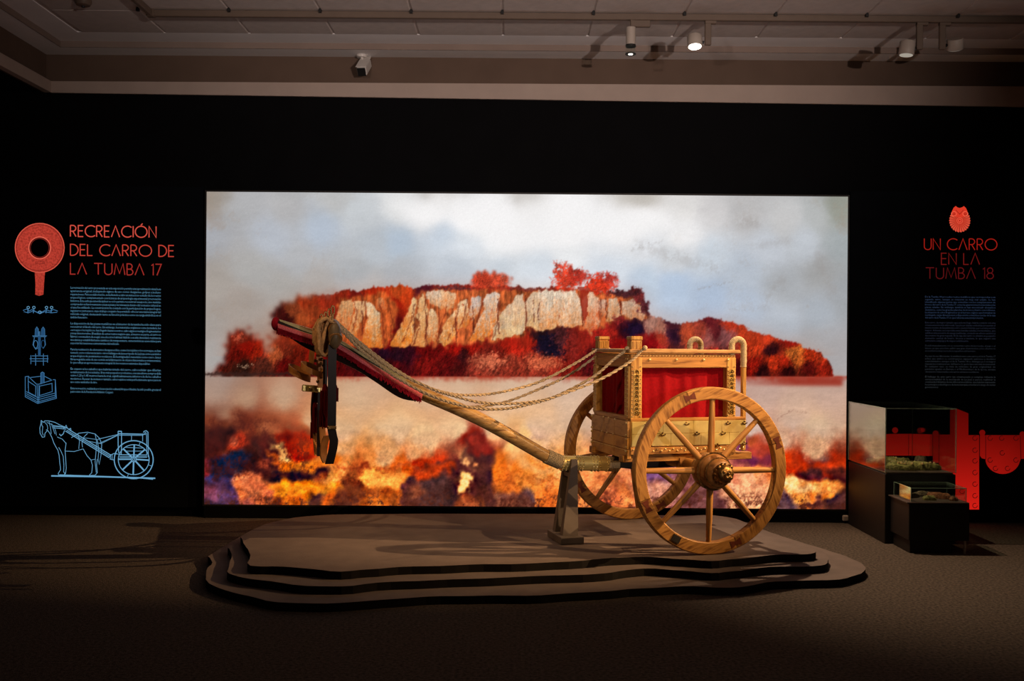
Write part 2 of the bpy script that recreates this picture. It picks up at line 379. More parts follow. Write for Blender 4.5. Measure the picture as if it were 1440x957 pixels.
# ---------------------------------------------------------------- backlit mural (painted procedurally into a colour attribute)
MY = 8.655
def paint_mural():
    W, H = 720, 352
    rng = np.random.default_rng(11)
    uu, vv = np.meshgrid(np.linspace(0, 903, W), np.linspace(0, 440, H))
    gx = 289 + uu; gy = 269 + vv + uu * 0.0079
    ky = np.fft.fftfreq(H)[:, None] * 440 / 352 * 100; kx = np.fft.rfftfreq(W)[None, :] * 100
    def fbm(beta=1.6, ax=1.0, ay=1.0, lo=0.6, hi=1e9):
        k = np.sqrt((kx * ax) ** 2 + (ky * ay) ** 2); k[0, 0] = 1
        a = np.where((k > lo) & (k < hi), k ** (-beta), 0)
        f = np.fft.irfft2(np.fft.rfft2(rng.standard_normal((H, W))) * a, s=(H, W))
        return (f - f.mean()) / f.std()
    def blur(mk, s):
        q = 16; mp = np.pad(mk, q, mode='edge'); h2, w2 = mp.shape
        k2 = np.fft.rfftfreq(w2)[None, :] ** 2 + np.fft.fftfreq(h2)[:, None] ** 2
        return np.fft.irfft2(np.fft.rfft2(mp) * np.exp(-2 * (math.pi * s) ** 2 * k2), s=(h2, w2))[q:-q, q:-q]
    def pip(poly, X, Y):
        x0 = min(p[0] for p in poly) - 9; x1 = max(p[0] for p in poly) + 9
        y0 = min(p[1] for p in poly) - 9; y1 = max(p[1] for p in poly) + 9
        c0 = max(0, int((x0 - 289) / 903 * W) - 6); c1 = min(W, int((x1 - 289) / 903 * W) + 6)
        r0 = max(0, int((y0 - 277) / 440 * H) - 10); r1 = min(H, int((y1 - 268) / 440 * H) + 10)
        Xs, Ys = X[r0:r1, c0:c1], Y[r0:r1, c0:c1]; ins = np.zeros(Xs.shape, bool); n = len(poly)
        for i in range(n):
            xa, ya = poly[i]; xb, yb = poly[(i + 1) % n]
            if ya == yb: continue
            ins ^= ((ya > Ys) != (yb > Ys)) & (Xs < (xb - xa) * (Ys - ya) / (yb - ya) + xa)
        out = np.zeros((H, W)); out[r0:r1, c0:c1] = ins
        return out
    def idw(pts, X, Y, s2=30.0, pw=2.2):
        A = np.zeros((H, W, 3)); D = np.zeros((H, W))
        for (x, y, r, g, b) in pts:
            wt = ((X - x) ** 2 + (Y - y) ** 2 + s2) ** (-pw)
            D += wt; A[..., 0] += wt * r; A[..., 1] += wt * g; A[..., 2] += wt * b
        return A / D[..., None]
    n1, n2, n3, n4 = fbm(1.7), fbm(1.7), fbm(1.0, lo=4), fbm(1.0, lo=4)
    fine = fbm(0.4, lo=8); cl = fbm(1.5, 1.8, 0.6); rag1, rag2 = fbm(.9, lo=4, hi=20), fbm(.9, lo=4, hi=20)
    streak = fbm(1.0, 1.0, 7.0, lo=2.5); grass = fbm(.8, 1.0, 2.6, lo=4)
    stf = fbm(.5, 1.0, 8.0, lo=7)
    grassd = np.stack([np.roll(grass[r], (H - r) // 3) for r in range(H)])
    # ---- sky, water and fire clouds: colour notes read off the photograph, spread with warped coordinates
    S = [(295,275,150,140,130),(295,330,168,170,176),(295,400,165,157,150),(295,450,162,154,148),(300,500,168,163,160),(340,290,172,172,174),(400,285,176,175,176),
     (380,330,180,185,194),(350,380,172,170,168),(340,430,164,153,145),(400,400,170,166,162),(420,360,178,179,182),(450,320,178,188,202),(500,300,202,206,210),
     (470,280,190,190,190),(560,290,226,226,226),(600,300,240,238,238),(650,310,244,242,242),(700,300,244,242,242),(800,300,244,242,242),(800,330,244,242,242),(900,300,244,241,241),(870,325,240,238,238),(960,290,222,219,217),
     (620,276,188,183,178),(750,277,200,195,190),(900,279,188,182,174),(960,330,232,230,230),(1000,300,206,203,203),(1050,300,188,186,186),(1100,310,196,195,195),(1150,300,178,180,180),
     (1180,290,146,148,138),(1185,340,164,170,172),(1185,420,158,161,165),(1180,500,168,164,165),(1130,340,192,197,204),(1080,350,196,201,209),(1050,380,185,193,204),
     (1000,360,200,208,217),(950,360,205,208,212),(900,345,222,224,228),(850,350,228,230,234),(800,360,236,237,239),(700,340,236,237,239),(650,345,216,221,227),(620,330,196,206,218),(560,340,178,191,206),
     (520,350,182,188,195),(500,380,176,178,181),(560,380,178,181,186),(640,380,190,197,206),(700,375,202,209,217),(760,375,216,223,231),(850,375,214,221,230),(900,400,188,202,218),
     (950,400,178,194,215),(1000,420,174,189,210),(1050,430,178,189,205),(1100,400,172,175,179),(1100,450,178,184,193),(1150,440,168,174,182),(1150,380,163,163,163),(1150,480,170,168,170),(440,400,176,170,166),(520,395,184,182,182),
     (300,545,165,140,128),(340,560,172,138,115),(320,585,160,125,105),(400,560,188,155,130),(500,560,205,170,140),(560,600,215,178,140),(600,620,222,185,142),(650,560,206,173,146),(700,600,222,190,155),
     (760,600,220,182,152),(800,560,206,176,156),(850,570,206,172,150),(920,560,205,172,155),(1080,560,190,160,150),(1120,580,200,170,155),(1150,600,205,175,150),(1170,560,190,160,148),(1100,620,208,168,140),(1060,600,200,170,160),(1000,570,200,170,160),(1150,630,208,168,132),
     (520,540,205,165,135),(600,545,208,172,145),(480,600,205,165,128),(440,590,195,150,115),(480,635,220,170,115),(540,640,222,175,120),(590,635,215,160,110),(640,600,220,180,140),(720,560,212,180,155),
     (290,600,120,60,40),(300,610,60,25,25),(320,600,50,22,25),(340,590,100,40,30),(350,605,140,50,30),(330,625,190,60,35),(345,615,165,40,25),(300,640,55,20,30),(310,655,22,28,58),(335,645,38,33,50),
     (350,640,48,30,35),(290,660,110,40,50),(300,675,55,42,82),(290,690,130,70,100),(300,705,60,40,60),(320,665,60,52,95),(340,672,205,122,82),(355,690,195,112,70),(330,700,105,62,82),(345,682,200,118,75),
     (370,620,85,36,28),(380,640,65,28,30),(370,650,150,70,50),(390,625,240,178,105),(400,642,250,192,112),(385,655,190,90,40),(410,620,180,28,10),(420,640,214,62,20),(400,608,165,40,20),(430,625,200,70,25),(445,625,200,90,40),
     (440,655,232,142,50),(400,660,222,122,30),(420,670,85,50,32),(385,670,62,45,38),(450,665,140,70,35),(470,655,232,152,70),(460,677,232,172,82),(400,686,242,162,40),(430,690,226,140,30),(380,690,200,110,60),
     (390,705,135,65,28),(420,705,205,112,35),(450,700,95,55,38),(470,695,212,112,40),(480,705,95,55,38),(370,595,140,70,45),(400,592,160,90,60),(430,605,180,100,60),
     (480,650,236,162,82),(520,652,226,160,85),(515,656,185,95,45),(560,656,200,112,50),(500,680,115,55,28),(485,695,105,55,33),(510,692,150,80,35),(540,675,246,182,80),(525,672,244,180,78),(550,690,200,110,40),(530,706,232,142,52),(580,665,200,90,30),
     (585,682,125,65,40),(600,656,170,58,24),(620,655,190,68,34),(610,680,70,42,38),(630,690,66,45,43),(640,660,95,42,38),(650,650,105,38,34),(590,700,105,66,48),(560,706,125,72,40),(620,710,78,58,54),
     (657,648,242,182,120),(655,670,252,212,122),(660,680,248,200,110),(650,688,225,150,80),(672,625,128,42,34),(665,615,150,45,30),(678,640,74,36,38),(690,628,150,58,40),(680,672,74,38,36),(668,690,120,62,40),(690,692,118,64,40),(700,662,228,132,50),
     (720,640,242,192,122),(740,620,236,192,132),(715,605,226,172,120),(740,660,236,162,70),(760,680,232,152,70),(720,692,148,88,58),(740,702,105,72,62),(700,702,120,75,55),(770,702,222,132,60),(780,690,226,150,80),(790,660,236,182,110),
     (850,680,232,152,90),(870,700,202,112,60),(905,690,206,156,140),(930,700,190,130,110),(900,662,160,105,110),(925,665,130,88,110),(960,702,138,88,88),(1000,690,116,78,78),(1000,710,106,72,68),(1030,680,212,162,132),(1050,680,222,165,125),
     (1060,700,228,168,122),(1040,650,182,112,92),(1060,640,120,55,80),(1050,632,110,55,90),(1062,625,182,90,60),(1085,640,180,70,50),(1075,665,232,142,82),(1110,650,190,68,28),(1130,652,150,50,30),(1140,665,72,42,45),(1160,662,84,48,50),
     (1180,653,150,50,25),(1185,666,85,33,25),(1122,681,252,214,144),(1150,686,246,192,102),(1130,696,232,152,60),(1170,692,212,122,40),(1108,706,106,78,80),(1150,707,150,80,50),(1180,702,66,42,40),(1185,713,96,58,50)]
    FIRE = [([(288,590),(310,590),(325,580),(345,574),(358,580),(372,588),(395,588),(420,596),(440,606),(452,618),(440,640),(400,640),(288,640)],(132,62,38),4,.85),
     ([(288,600),(300,604),(318,596),(330,600),(336,612),(326,628),(312,636),(300,648),(288,640)],(44,19,23),3,.95),
     ([(340,590),(350,580),(358,584),(356,598),(344,604)],(92,34,26),3,.7), ([(372,592),(395,596),(400,608),(380,612),(362,606)],(190,110,72),4,.6),
     ([(320,632),(328,618),(338,606),(348,614),(352,628),(345,634),(330,636)],(194,60,36),2.5,.9), ([(324,626),(330,617),(337,618),(334,626)],(226,122,86),2,.8),
     ([(345,625),(360,612),(375,615),(392,620),(390,640),(392,660),(420,664),(460,660),(470,666),(440,672),(415,676),(390,672),(370,668),(350,660),(335,648)],(54,26,28),3,.95),
     ([(365,618),(378,612),(386,622),(376,630)],(130,54,40),2.5,.6), ([(365,650),(372,644),(384,648),(380,658),(368,658)],(168,78,50),2.5,.7),
     ([(292,650),(315,640),(338,632),(352,640),(350,652),(340,662),(330,668),(318,676),(298,672)],(27,31,57),3.5,.95),
     ([(288,640),(296,642),(300,656),(294,664),(288,662)],(120,42,50),3,.8),
     ([(385,612),(400,604),(420,608),(440,616),(448,630),(440,645),(420,648),(408,640),(402,628)],(194,38,13),3,.95), ([(383,612),(400,604),(416,610),(404,620),(390,618)],(104,24,18),2.5,.8),
     ([(420,622),(440,620),(445,634),(430,642)],(216,84,30),3,.7),
     ([(392,650),(404,646),(425,650),(450,646),(475,640),(484,656),(440,660),(405,662),(394,660)],(230,134,42),3,.9),
     ([(386,622),(396,624),(404,634),(412,648),(402,650),(395,643),(391,632)],(250,194,114),1.8,.95), ([(376,634),(384,630),(390,640),(392,652),(384,654)],(212,110,46),2,.8),
     ([(288,670),(300,676),(320,678),(330,690),(340,714),(288,712)],(82,56,88),4,.85), ([(288,684),(306,682),(312,700),(300,706),(288,700)],(142,80,100),4,.7), ([(288,706),(310,704),(318,714),(288,714)],(44,32,48),3,.7), ([(316,676),(326,674),(330,694),(318,696)],(58,48,92),3,.7),
     ([(330,672),(342,662),(356,668),(372,676),(385,690),(380,714),(345,714),(338,690)],(198,114,76),3.5,.85), ([(336,668),(346,664),(352,676),(344,682)],(226,150,104),2,.7), ([(340,702),(352,700),(366,712),(342,714)],(120,66,72),3,.7),
     ([(378,684),(400,680),(440,682),(480,672),(494,684),(460,692),(420,696),(390,696)],(242,166,48),3,.9), ([(376,705),(392,700),(402,714),(376,716)],(112,58,28),2.5,.8), ([(430,704),(440,696),(452,698),(450,714),(432,714)],(92,54,38),3,.8), ([(404,700),(426,698),(428,714),(404,714)],(212,118,36),3,.7), ([(455,694),(470,690),(478,700),(468,712),(452,712)],(206,108,42),3,.7),
     ([(470,656),(500,653.5),(530,655),(590,655),(590,658),(520,659),(470,659)],(176,90,46),1.3,.75), ([(500,654),(515,652),(522,658),(505,660)],(150,70,36),1.5,.7),
     ([(515,665),(545,660),(572,668),(572,690),(545,686),(525,684)],(248,186,86),4,.9), ([(468,692),(480,680),(492,677),(505,682),(514,695),(507,716),(468,716)],(110,56,33),2.5,.9), ([(515,697),(540,685),(565,690),(575,716),(515,716)],(172,92,38),3,.85), ([(522,706),(536,702),(540,716),(520,716)],(240,160,70),2.5,.8),
     ([(566,716),(568,690),(576,672),(588,656),(600,650),(615,652),(630,648),(645,645),(652,632),(655,618),(668,611),(682,613),(692,622),(700,640),(696,655),(692,668),(694,690),(702,716)],(82,44,40),2,.96),
     ([(576,670),(588,655),(605,650),(625,655),(640,646),(642,656),(622,670),(600,674)],(188,70,28),2.6,.9), ([(653,634),(658,616),(672,611),(686,615),(696,628),(690,640),(672,637)],(136,42,33),2.2,.9), ([(660,622),(668,616),(676,620),(668,628)],(160,54,40),1.6,.7), ([(592,682),(625,668),(642,690),(642,716),(590,716)],(68,46,44),5,.8), ([(574,686),(590,680),(600,690),(590,704),(574,704)],(170,100,66),3,.55),
     ([(649,666),(660,661),(668,671),(667,685),(655,691),(646,692),(648,676)],(252,208,120),1.6,.97), ([(652,646),(660,643),(663,650),(656,653)],(240,182,124),1.4,.9), ([(666,652),(671,651),(672,656),(667,657)],(224,150,100),1.2,.8), ([(640,716),(645,697),(660,692),(674,700),(682,716)],(176,98,56),2.6,.8),
     ([(698,628),(712,632),(728,650),(742,665),(737,690),(702,690),(696,660)],(228,136,52),4,.85), ([(690,600),(706,604),(712,622),(700,632),(692,620)],(226,160,110),4,.7), ([(708,628),(722,618),(737,632),(747,650),(772,668),(760,678),(735,656)],(242,198,130),4,.85),
     ([(698,716),(703,694),(725,688),(748,698),(765,716)],(118,72,56),3,.85), ([(725,664),(745,660),(765,672),(755,688),(730,684)],(240,170,80),4,.7), ([(760,692),(780,680),(810,690),(850,716),(762,716)],(224,130,58),4,.85),
     ([(800,660),(850,650),(900,660),(900,716),(800,716)],(230,152,92),6,.85), ([(838,690),(860,680),(880,700),(866,716),(838,716)],(190,100,70),4,.7), ([(888,655),(915,650),(947,660),(937,676),(905,675)],(128,90,134),3.5,.85), ([(895,682),(940,677),(965,690),(950,706),(900,706)],(208,160,138),4,.85), ([(955,700),(985,680),(1015,690),(1030,716),(955,716)],(114,74,74),4,.85),
     ([(1010,674),(1040,664),(1075,668),(1094,690),(1090,712),(1040,714),(1015,697)],(228,172,132),4,.85), ([(1020,668),(1034,664),(1046,672),(1034,682)],(180,96,70),3,.6), ([(1040,636),(1060,630),(1080,632),(1097,640),(1097,655),(1060,656),(1030,650)],(118,53,74),3,.9), ([(1048,634),(1066,623),(1080,627),(1092,636),(1070,641)],(190,82,58),2.5,.85),
     ([(1106,652),(1115,643),(1130,648),(1150,652),(1168,650),(1185,643),(1194,650),(1194,668),(1150,676),(1125,672),(1106,664)],(178,62,28),2.5,.95), ([(1124,664),(1140,657),(1155,662),(1164,670),(1145,675),(1128,673)],(74,42,45),2.5,.92), ([(1162,660),(1178,656),(1194,660),(1194,676),(1172,675)],(80,37,33),3,.9),
     ([(1103,674),(1130,675),(1160,680),(1188,678),(1185,690),(1160,698),(1145,710),(1125,707),(1112,692)],(246,180,96),3,.95), ([(1108,677),(1140,681),(1152,690),(1130,694),(1115,687)],(253,220,154),3,.85), ([(1140,696),(1152,694),(1150,706),(1138,706)],(226,128,46),2.5,.8), ([(1098,716),(1100,700),(1112,698),(1124,716)],(106,78,80),3,.9), ([(1148,716),(1155,702),(1175,699),(1194,690),(1194,720)],(82,48,43),3,.9)]
    wamp = np.clip((gy - 560) / 60, 0.6, 1)
    low = np.clip((gy - 575) / 25, 0, 1)[..., None]
    wxs, wys = fbm(1.9, lo=1.5), fbm(1.9, lo=1.5)
    C = idw(S, gx + n1 * 5 * wamp, gy + n2 * 4 * wamp, 160.0, 2.0) * (1 - low) + idw(S, gx + wxs * 3.0, gy + wys * 2.4, 45.0, 2.4) * low
    firem = np.clip((gy - 590) / 40, 0, 1)
    turb = fbm(1.1, lo=2.5)
    C *= (1 + (turb * 0.05 * firem + cl * .014 + fine * .003)[..., None])
    water = np.clip(1 - np.abs(gy - 575) / 50, 0, 1)
    C *= (1 + (fbm(.9, 4.0, 1.0, lo=2) * .022 * water)[..., None])
    white = blur(pip([(540,283),(700,282),(880,284),(960,300),(980,322),(900,330),(820,348),(760,352),(700,346),(620,318),(560,305)], gx + n1 * 14 + cl * 8, gy + n2 * 6 + n4 * 3), 6)
    C = C * (1 - .85 * white[..., None]) + np.array([246, 244, 244]) * .85 * white[..., None]
    def lay(mk, col, a=1.0):
        nonlocal C
        mk = np.clip(mk * a, 0, 1)[..., None]; C = C * (1 - mk) + (np.asarray(col, float)) * mk
    # ---- fire clouds: soft ragged shapes, back to front
    nb1, nb2 = fbm(1.5, lo=2.2), fbm(1.5, lo=2.2)
    def blob(poly, col, b, al=.9, wv=1.0):
        mk = blur(pip(poly, gx + (rag1 * 1.0 + n3 * 1.4 + nb1 * 2.2) * wv, gy + (rag2 * 1.0 + n4 * 1.4 + nb2 * 2.2) * wv), b * .6)
        lay(mk, np.asarray(col, float) * (1 + (nb1 * .06)[..., None]), al)
    for poly, col, b, al in FIRE: blob(poly, col, b * 1.15, al * .78)
    low2 = np.clip((gy - 580) / 20, 0, 1)[..., None]
    Bl = np.stack([blur(C[..., i], 6) for i in range(3)], -1); C = np.clip(C + (C - Bl) * .55 * low2, 12, 250)
    cm = blur(pip([(280,594),(320,588),(350,578),(380,594),(420,606),(450,622),(440,650),(480,664),(440,674),(380,672),(330,672),(280,690)], gx + nb1 * 4, gy + nb2 * 4), 3)
    lay(cm * np.clip(.45 + nb1 * .45 + n3 * .2, 0, 1), (64, 24, 22), .62)
    bm = np.clip((gy - 684) / 26, 0, 1) * np.clip(nb2 * .6 + n4 * .3 + .05, 0, 1)
    lay(bm, (84, 46, 36), .8)
    def ridge(): return 1 - np.abs(fbm(1.8, 1.5, .8, lo=1.6)) * 1.25
    wis = ridge() * .6 + ridge() * .4 + fbm(1.5, lo=4) * .08
    wis = np.clip(wis, -1, 1.2)
    C *= (1 + ((wis - .15) * (.05 + .13 * np.clip((gy - 640) / 30 + np.clip((470 - gx) / 90, 0, 1), 0, 1)) * np.clip((gy - 585) / 30, 0, 1))[..., None] * np.array([.8, 1.1, 1.1]))
    mott = fbm(.9, lo=5)
    C *= (1 + (np.clip(mott, -2, 2) * .01 * np.clip((gy - 610) / 40, 0, 1) * (.35 + .65 * (C[..., 0] > 120)))[..., None])
    # scratches and smoke in the sky
    smoke = np.clip(n1 * .5 + turb * .25 - .55, 0, 1) * (gy < 470) * np.clip(np.abs(gx - 760) / 330 - .35, 0.0, 1)
    lay(smoke, (160, 140, 124), .33)
    for (x0, y0, x1, y1, wd, a) in [(900, 345, 1010, 378, 9, .22), (980, 405, 1030, 396, 1.2, .4), (1025, 435, 1055, 437, 1.2, .45), (890, 350, 930, 338, 2, .25), (1060, 345, 1110, 338, 6, .2), (1075, 430, 1100, 395, 9, .25), (1150, 360, 1170, 410, 8, .25), (1040, 310, 1060, 312, 9, .3)]:
        dx, dy = x1 - x0, y1 - y0; t = np.clip(((gx - x0) * dx + (gy - y0) * dy) / (dx * dx + dy * dy), 0, 1)
        dd = np.hypot(gx + n3 * 1.2 - x0 - t * dx, gy + n4 * 1.2 - y0 - t * dy)
        lay(np.exp(-(dd / wd) ** 2) * np.clip(.7 + turb * .5, 0, 1), (150, 142, 138), a)
    wb = np.clip(1 - np.abs(gy - 580) / 55, 0, 1)[..., None]; C = C * (1 + wb * np.array([.07, .035, -.03]))
    for sg_, am in ((1.8, .5), (4.0, .3)):
        Bl = np.stack([blur(C[..., i], sg_) for i in range(3)], -1); C = np.clip(C + (C - Bl) * am * np.clip((gy - 640) / 25 + np.clip((470 - gx) / 60, 0, 1), 0, 1)[..., None] * low2, 8, 250)
    redm = np.clip((C[..., 0] - 2.6 * C[..., 1] - 40) / 80, 0, 1)[..., None] * low2; C = C * (1 - redm * np.array([.20, .0, .0]))
    def ridged(b, lo): return np.clip(1.1 - np.abs(fbm(b, 1.1, .9, lo=lo)), -.6, 1.1)
    fl = ridged(1.5, 3) * .5 + ridged(1.3, 6) * .3 + ridged(1.1, 10) * .2
    lowf = np.clip((gy - 600) / 40, 0, 1)
    C *= (1 + ((fl - .38) * .17 * np.clip((gy - 630) / 40, 0, 1) * np.clip((C[..., 0] - C[..., 2] - 20) / 110, .25, 1))[..., None] * np.array([.7, 1.15, 1.3]))
    lum = C @ np.array([.5, .35, .15]); C = lum[..., None] + (C - lum[..., None]) * (1 + .16 * lowf[..., None])
    yel = np.clip((C[..., 1] - C[..., 2] - 60) / 80, 0, 1)[..., None] * lowf[..., None]
    C = np.clip(C * (1 + lowf[..., None] * np.array([.03, -.07, -.10])) * (1 - yel * np.array([.02, .13, .0])), 6, 250)
    # ---- mesa silhouette
    sil = [(300,530),(316,500),(318,482),(326,466),(336,462),(352,464),(364,474),(374,496),(382,494),(386,460),(383,440),(388,428),(398,424),(408,424),(420,416),(432,412),(445,415),(470,413),(478,408),(490,407),(500,410),(520,405),(545,402),(562,401),(582,405),(600,400),(640,400),(664,400),
     (735,403),(742,407),(770,406),(776,402),(790,404),(810,407),(850,409),(880,411),(890,404),(902,408),(908,425),(912,440),(925,446),(940,452),(960,456),(975,452),(990,447),(1000,446),(1025,451),(1040,456),(1060,465),(1080,472),(1100,478),(1120,480),(1130,488),(1150,492),(1165,505),(1173,520),(1174,536),(1000,536),(800,536),(600,536),(400,536)]
    fo = fbm(.55, lo=9); fo2 = fbm(.55, lo=9)
    ms = pip(sil, gx + rag1 * .5 + n3 * .6, gy + rag2 * .5 + n4 * .8 + fo * .35)
    leftsoft = np.clip((480 - gx) / 60, 0, 1)
    ms = blur(ms, .6) * (1 - leftsoft) + blur(pip(sil, gx + rag1 * 3, gy + rag2 * 3), 2.2) * leftsoft
    ms *= np.clip((530.5 - gy) / 1.5, 0, 1)
    lay(blur(ms, 9) * (gy < 500), (196, 120, 84), .33)
    Hh = [(330,480,120,30,15),(345,475,112,36,20),(350,490,150,20,8),(365,495,165,34,12),(335,500,100,15,8),(340,515,48,24,15),(370,515,85,38,25),(385,500,175,85,42),(400,490,120,40,20),(395,440,66,18,14),(400,446,56,11,11),(410,435,132,62,30),
     (430,420,152,52,20),(440,440,152,62,26),(460,420,142,42,20),(420,500,112,25,10),(440,500,135,20,8),(400,515,90,10,8),(450,515,100,8,8),(470,515,90,8,8),(425,450,160,75,32),(420,470,150,45,16),(440,470,150,40,14),
     (480,410,152,42,20),(520,412,172,42,15),(540,405,182,52,20),(560,410,204,82,30),(570,416,196,66,22),(600,402,86,24,34),(620,402,150,42,30),(500,418,118,25,18),(560,425,152,30,12),(545,435,142,30,12),(555,455,86,14,15),(545,470,120,10,8),
     (540,485,132,8,8),(480,500,56,10,15),(500,500,64,10,15),(540,495,38,12,30),(560,500,38,12,25),(580,495,56,12,25),(600,490,112,12,12),(520,515,88,10,12),(560,515,78,10,15),(600,510,122,18,15),(630,510,110,15,15),(640,490,154,20,12),
     (660,490,154,25,15),(640,515,76,15,15),(650,500,56,15,20),(670,510,165,62,42),(690,515,154,62,42),(700,500,130,30,20),(720,490,188,36,20),(740,480,194,46,25),(750,485,184,36,20),(720,510,154,56,36),(750,505,174,66,42),(770,480,18,14,28),
     (770,490,22,12,25),(755,475,38,20,25),(785,470,66,30,30),(790,490,46,15,25),(780,505,174,52,32),(800,515,142,30,20),(810,490,154,32,20),(820,480,154,36,25),(830,500,86,15,20),(850,480,132,25,20),(860,470,142,30,25),(880,465,56,15,30),
     (895,465,26,12,34),(870,485,154,15,15),(900,480,142,30,25),(920,480,154,15,20),(910,490,142,10,18),(930,444,176,130,110),(920,455,196,150,125),(932,462,200,140,110),(945,455,76,30,40),(948,470,46,20,40),(930,475,184,62,40),(970,470,195,82,46),
     (985,460,174,72,50),(1000,450,104,30,35),(995,470,154,88,78),(1020,470,142,86,82),(1010,465,96,30,35),(1030,455,184,56,30),(1050,470,200,66,30),(1060,490,204,62,25),(1080,475,200,62,28),(1110,480,150,25,15),(1086,495,50,14,20),(1090,510,194,52,20),
     (1120,500,210,115,42),(1125,510,205,104,36),(1105,515,174,36,15),(1140,505,190,52,18),(1160,500,184,56,25),(1165,520,142,30,15),(1140,520,86,15,12),(1060,520,154,25,12),(1070,528,36,8,10),(1110,528,46,8,10),(1040,525,66,8,12),(1000,500,174,42,25),
     (820,430,180,60,30),(700,405,160,45,30),(665,402,150,40,28),(900,425,96,40,40),(905,440,84,36,40),(690,440,170,80,40),(640,440,190,90,45)]
    HC = idw(Hh, gx + n1 * 2 + n3 * 1.2, gy + n2 * 2 + n4 * 1.2, 22.0, 2.5)
    gb = np.clip((gy - 480) / 12, 0, 1); tex = (grassd * .17 - .06) * gb + (streak * .08 * np.clip((950 - gx) / 60, 0, 1) + grassd * .07 * np.clip((gx - 900) / 60, 0, 1) + turb * .06) * (1 - gb)
    HC = HC * (1 + tex[..., None]) + np.clip(rag1 * .5 + turb * .4, 0, 2)[..., None] * np.array([10, 4, 2])
    HC = HC * np.array([.90, .82, .85])
    lay(ms, HC)
    # ---- eroded buttresses: pale wedges with orange feet
    def zp(pts, ox, oy, s): return [(ox + x / s, oy + y / s) for x, y in pts]
    A_ = (460, 380, 5.98); B_ = (620, 360, 5.32); D_ = (760, 350, 5.32)
    CR, OR_, GY = (226, 196, 158), (206, 112, 44), (196, 180, 170)
    butt = [(A_, [(118,260),(200,240),(215,290),(205,400),(180,480),(140,560),(95,480),(75,420),(100,330)], (212,158,108), (190,90,38)),
     (A_, [(215,260),(320,255),(330,300),(290,400),(262,500),(232,590),(170,560),(205,450),(240,340)], (218,170,122), (196,110,52)),
     (A_, [(330,265),(400,300),(440,380),(450,520),(465,640),(420,660),(300,610),(330,480),(350,400)], CR, (208,112,34)),
     (A_, [(418,235),(470,230),(495,330),(470,350),(430,330)], (210,130,80), (180,70,30)),
     (A_, [(715,225),(742,235),(745,290),(735,400),(720,560),(690,645),(540,640),(570,560),(640,440),(690,320)], (228,190,140), (216,128,52)),
     (A_, [(800,200),(850,330),(830,480),(815,640),(710,640),(740,540),(775,440),(750,400),(770,260)], (226,180,128), (220,150,90)),
     (A_, [(870,320),(905,340),(930,440),(925,560),(920,600),(860,610),(830,640),(825,600),(840,480)], (226,190,146), (206,116,60)),
     (A_, [(840,180),(975,170),(1000,230),(1040,300),(960,330),(880,270),(840,230)], (214,186,160), (206,150,110)),
     (A_, [(1077,330),(1010,420),(970,520),(945,610),(1000,640),(1077,560),(1090,420)], (228,192,150), (214,138,70)),
     (B_, [(105,410),(130,340),(190,320),(190,420),(160,520),(120,560),(60,600),(10,640),(0,600),(40,500)], (230,196,156), (212,130,64)),
     (B_, [(0,265),(60,262),(110,290),(90,380),(50,420),(0,380)], (222,180,140), (206,120,66)),
     (B_, [(235,300),(290,310),(300,380),(250,470),(190,540),(170,520),(210,420)], GY, (206,116,52)),
     (B_, [(340,280),(400,270),(430,290),(420,380),(440,420),(380,560),(330,640),(220,620),(280,500),(330,400),(320,340)], (214,196,180), (216,122,50)),
     (B_, [(600,280),(630,400),(632,560),(500,610),(400,620),(410,540),(460,420),(520,360),(560,300)], (222,190,160), (224,196,160)),
     (B_, [(640,330),(700,270),(851,260),(851,530),(760,560),(680,540),(640,520)], (216,186,156), (224,180,136)),
     (D_, [(0,310),(250,310),(290,400),(310,560),(200,590),(120,560),(0,620)], (226,204,180), (216,150,104)),
     (D_, [(320,370),(380,320),(430,370),(440,540),(420,620),(380,640),(320,560)], (226,190,160), (206,100,58)),
     (D_, [(440,380),(500,370),(490,500),(450,520)], (200,160,135), (200,110,70)),
     (D_, [(520,370),(580,360),(600,480),(590,540),(500,540)], (214,184,156), (206,136,92)),
     (D_, [(610,390),(700,380),(780,470),(760,540),(690,520),(620,490)], (206,172,146), (200,130,96))]
    for pl, c in (([(476,420),(520,413),(545,412),(560,430),(553,470),(545,488),(480,486)],(176,82,36)), ([(572,440),(585,415),(600,408),(640,406),(735,408),(770,408),(815,410),(838,412),(880,415),(905,430),(912,446),(900,448),(870,446),(845,462),(836,470),(822,462),(800,456),(770,462),(742,466),(735,474),(700,478),(660,484),(615,486),(560,486)],(186,92,46))):
        lay(blur(pip(pl, gx + rag1 * 1.5, gy + rag2 * 2), 1.2), np.array(c) * (1 + (streak * .16 + rag1 * .10)[..., None]), .9)
    for (ox, oy, s_), poly, ctop, cbot in butt:
        pl = zp(poly, ox, oy, s_); mx = sum(p[0] for p in pl) / len(pl); pl = [(mx + (p[0] - mx) * 1.10, p[1]) for p in pl]; y0 = min(p[1] for p in pl); y1 = max(p[1] for p in pl)
        t = np.clip((gy - y0) / (y1 - y0) + n3 * .13 + streak * .08, 0, 1)[..., None] ** 1.3
        col = np.array(ctop) * (1 - t) + np.array(cbot) * t * np.array([1.0, .96, .85])
        col = col * (1 + (streak * .05 + stf * .06 + fo * .025)[..., None])
        og = np.clip(nb1 * .28 + .10, 0, .5)[..., None] * np.clip((gy - y0 - 8) / 22, 0, 1)[..., None] * np.clip((800 - gx) / 160, .3, 1)[..., None]
        col = col * (1 - og) + np.array([208, 112, 46]) * og
        spots = np.clip(rag2 * .4 + streak * .55 - 1.0, 0, 1)[..., None]
        col = col * (1 - spots * .75) + np.array([150, 45, 20]) * spots * .75
        lay(blur(pip(pl, gx + rag1 * .7, gy + rag2 * 1.0), .55), col, .97)
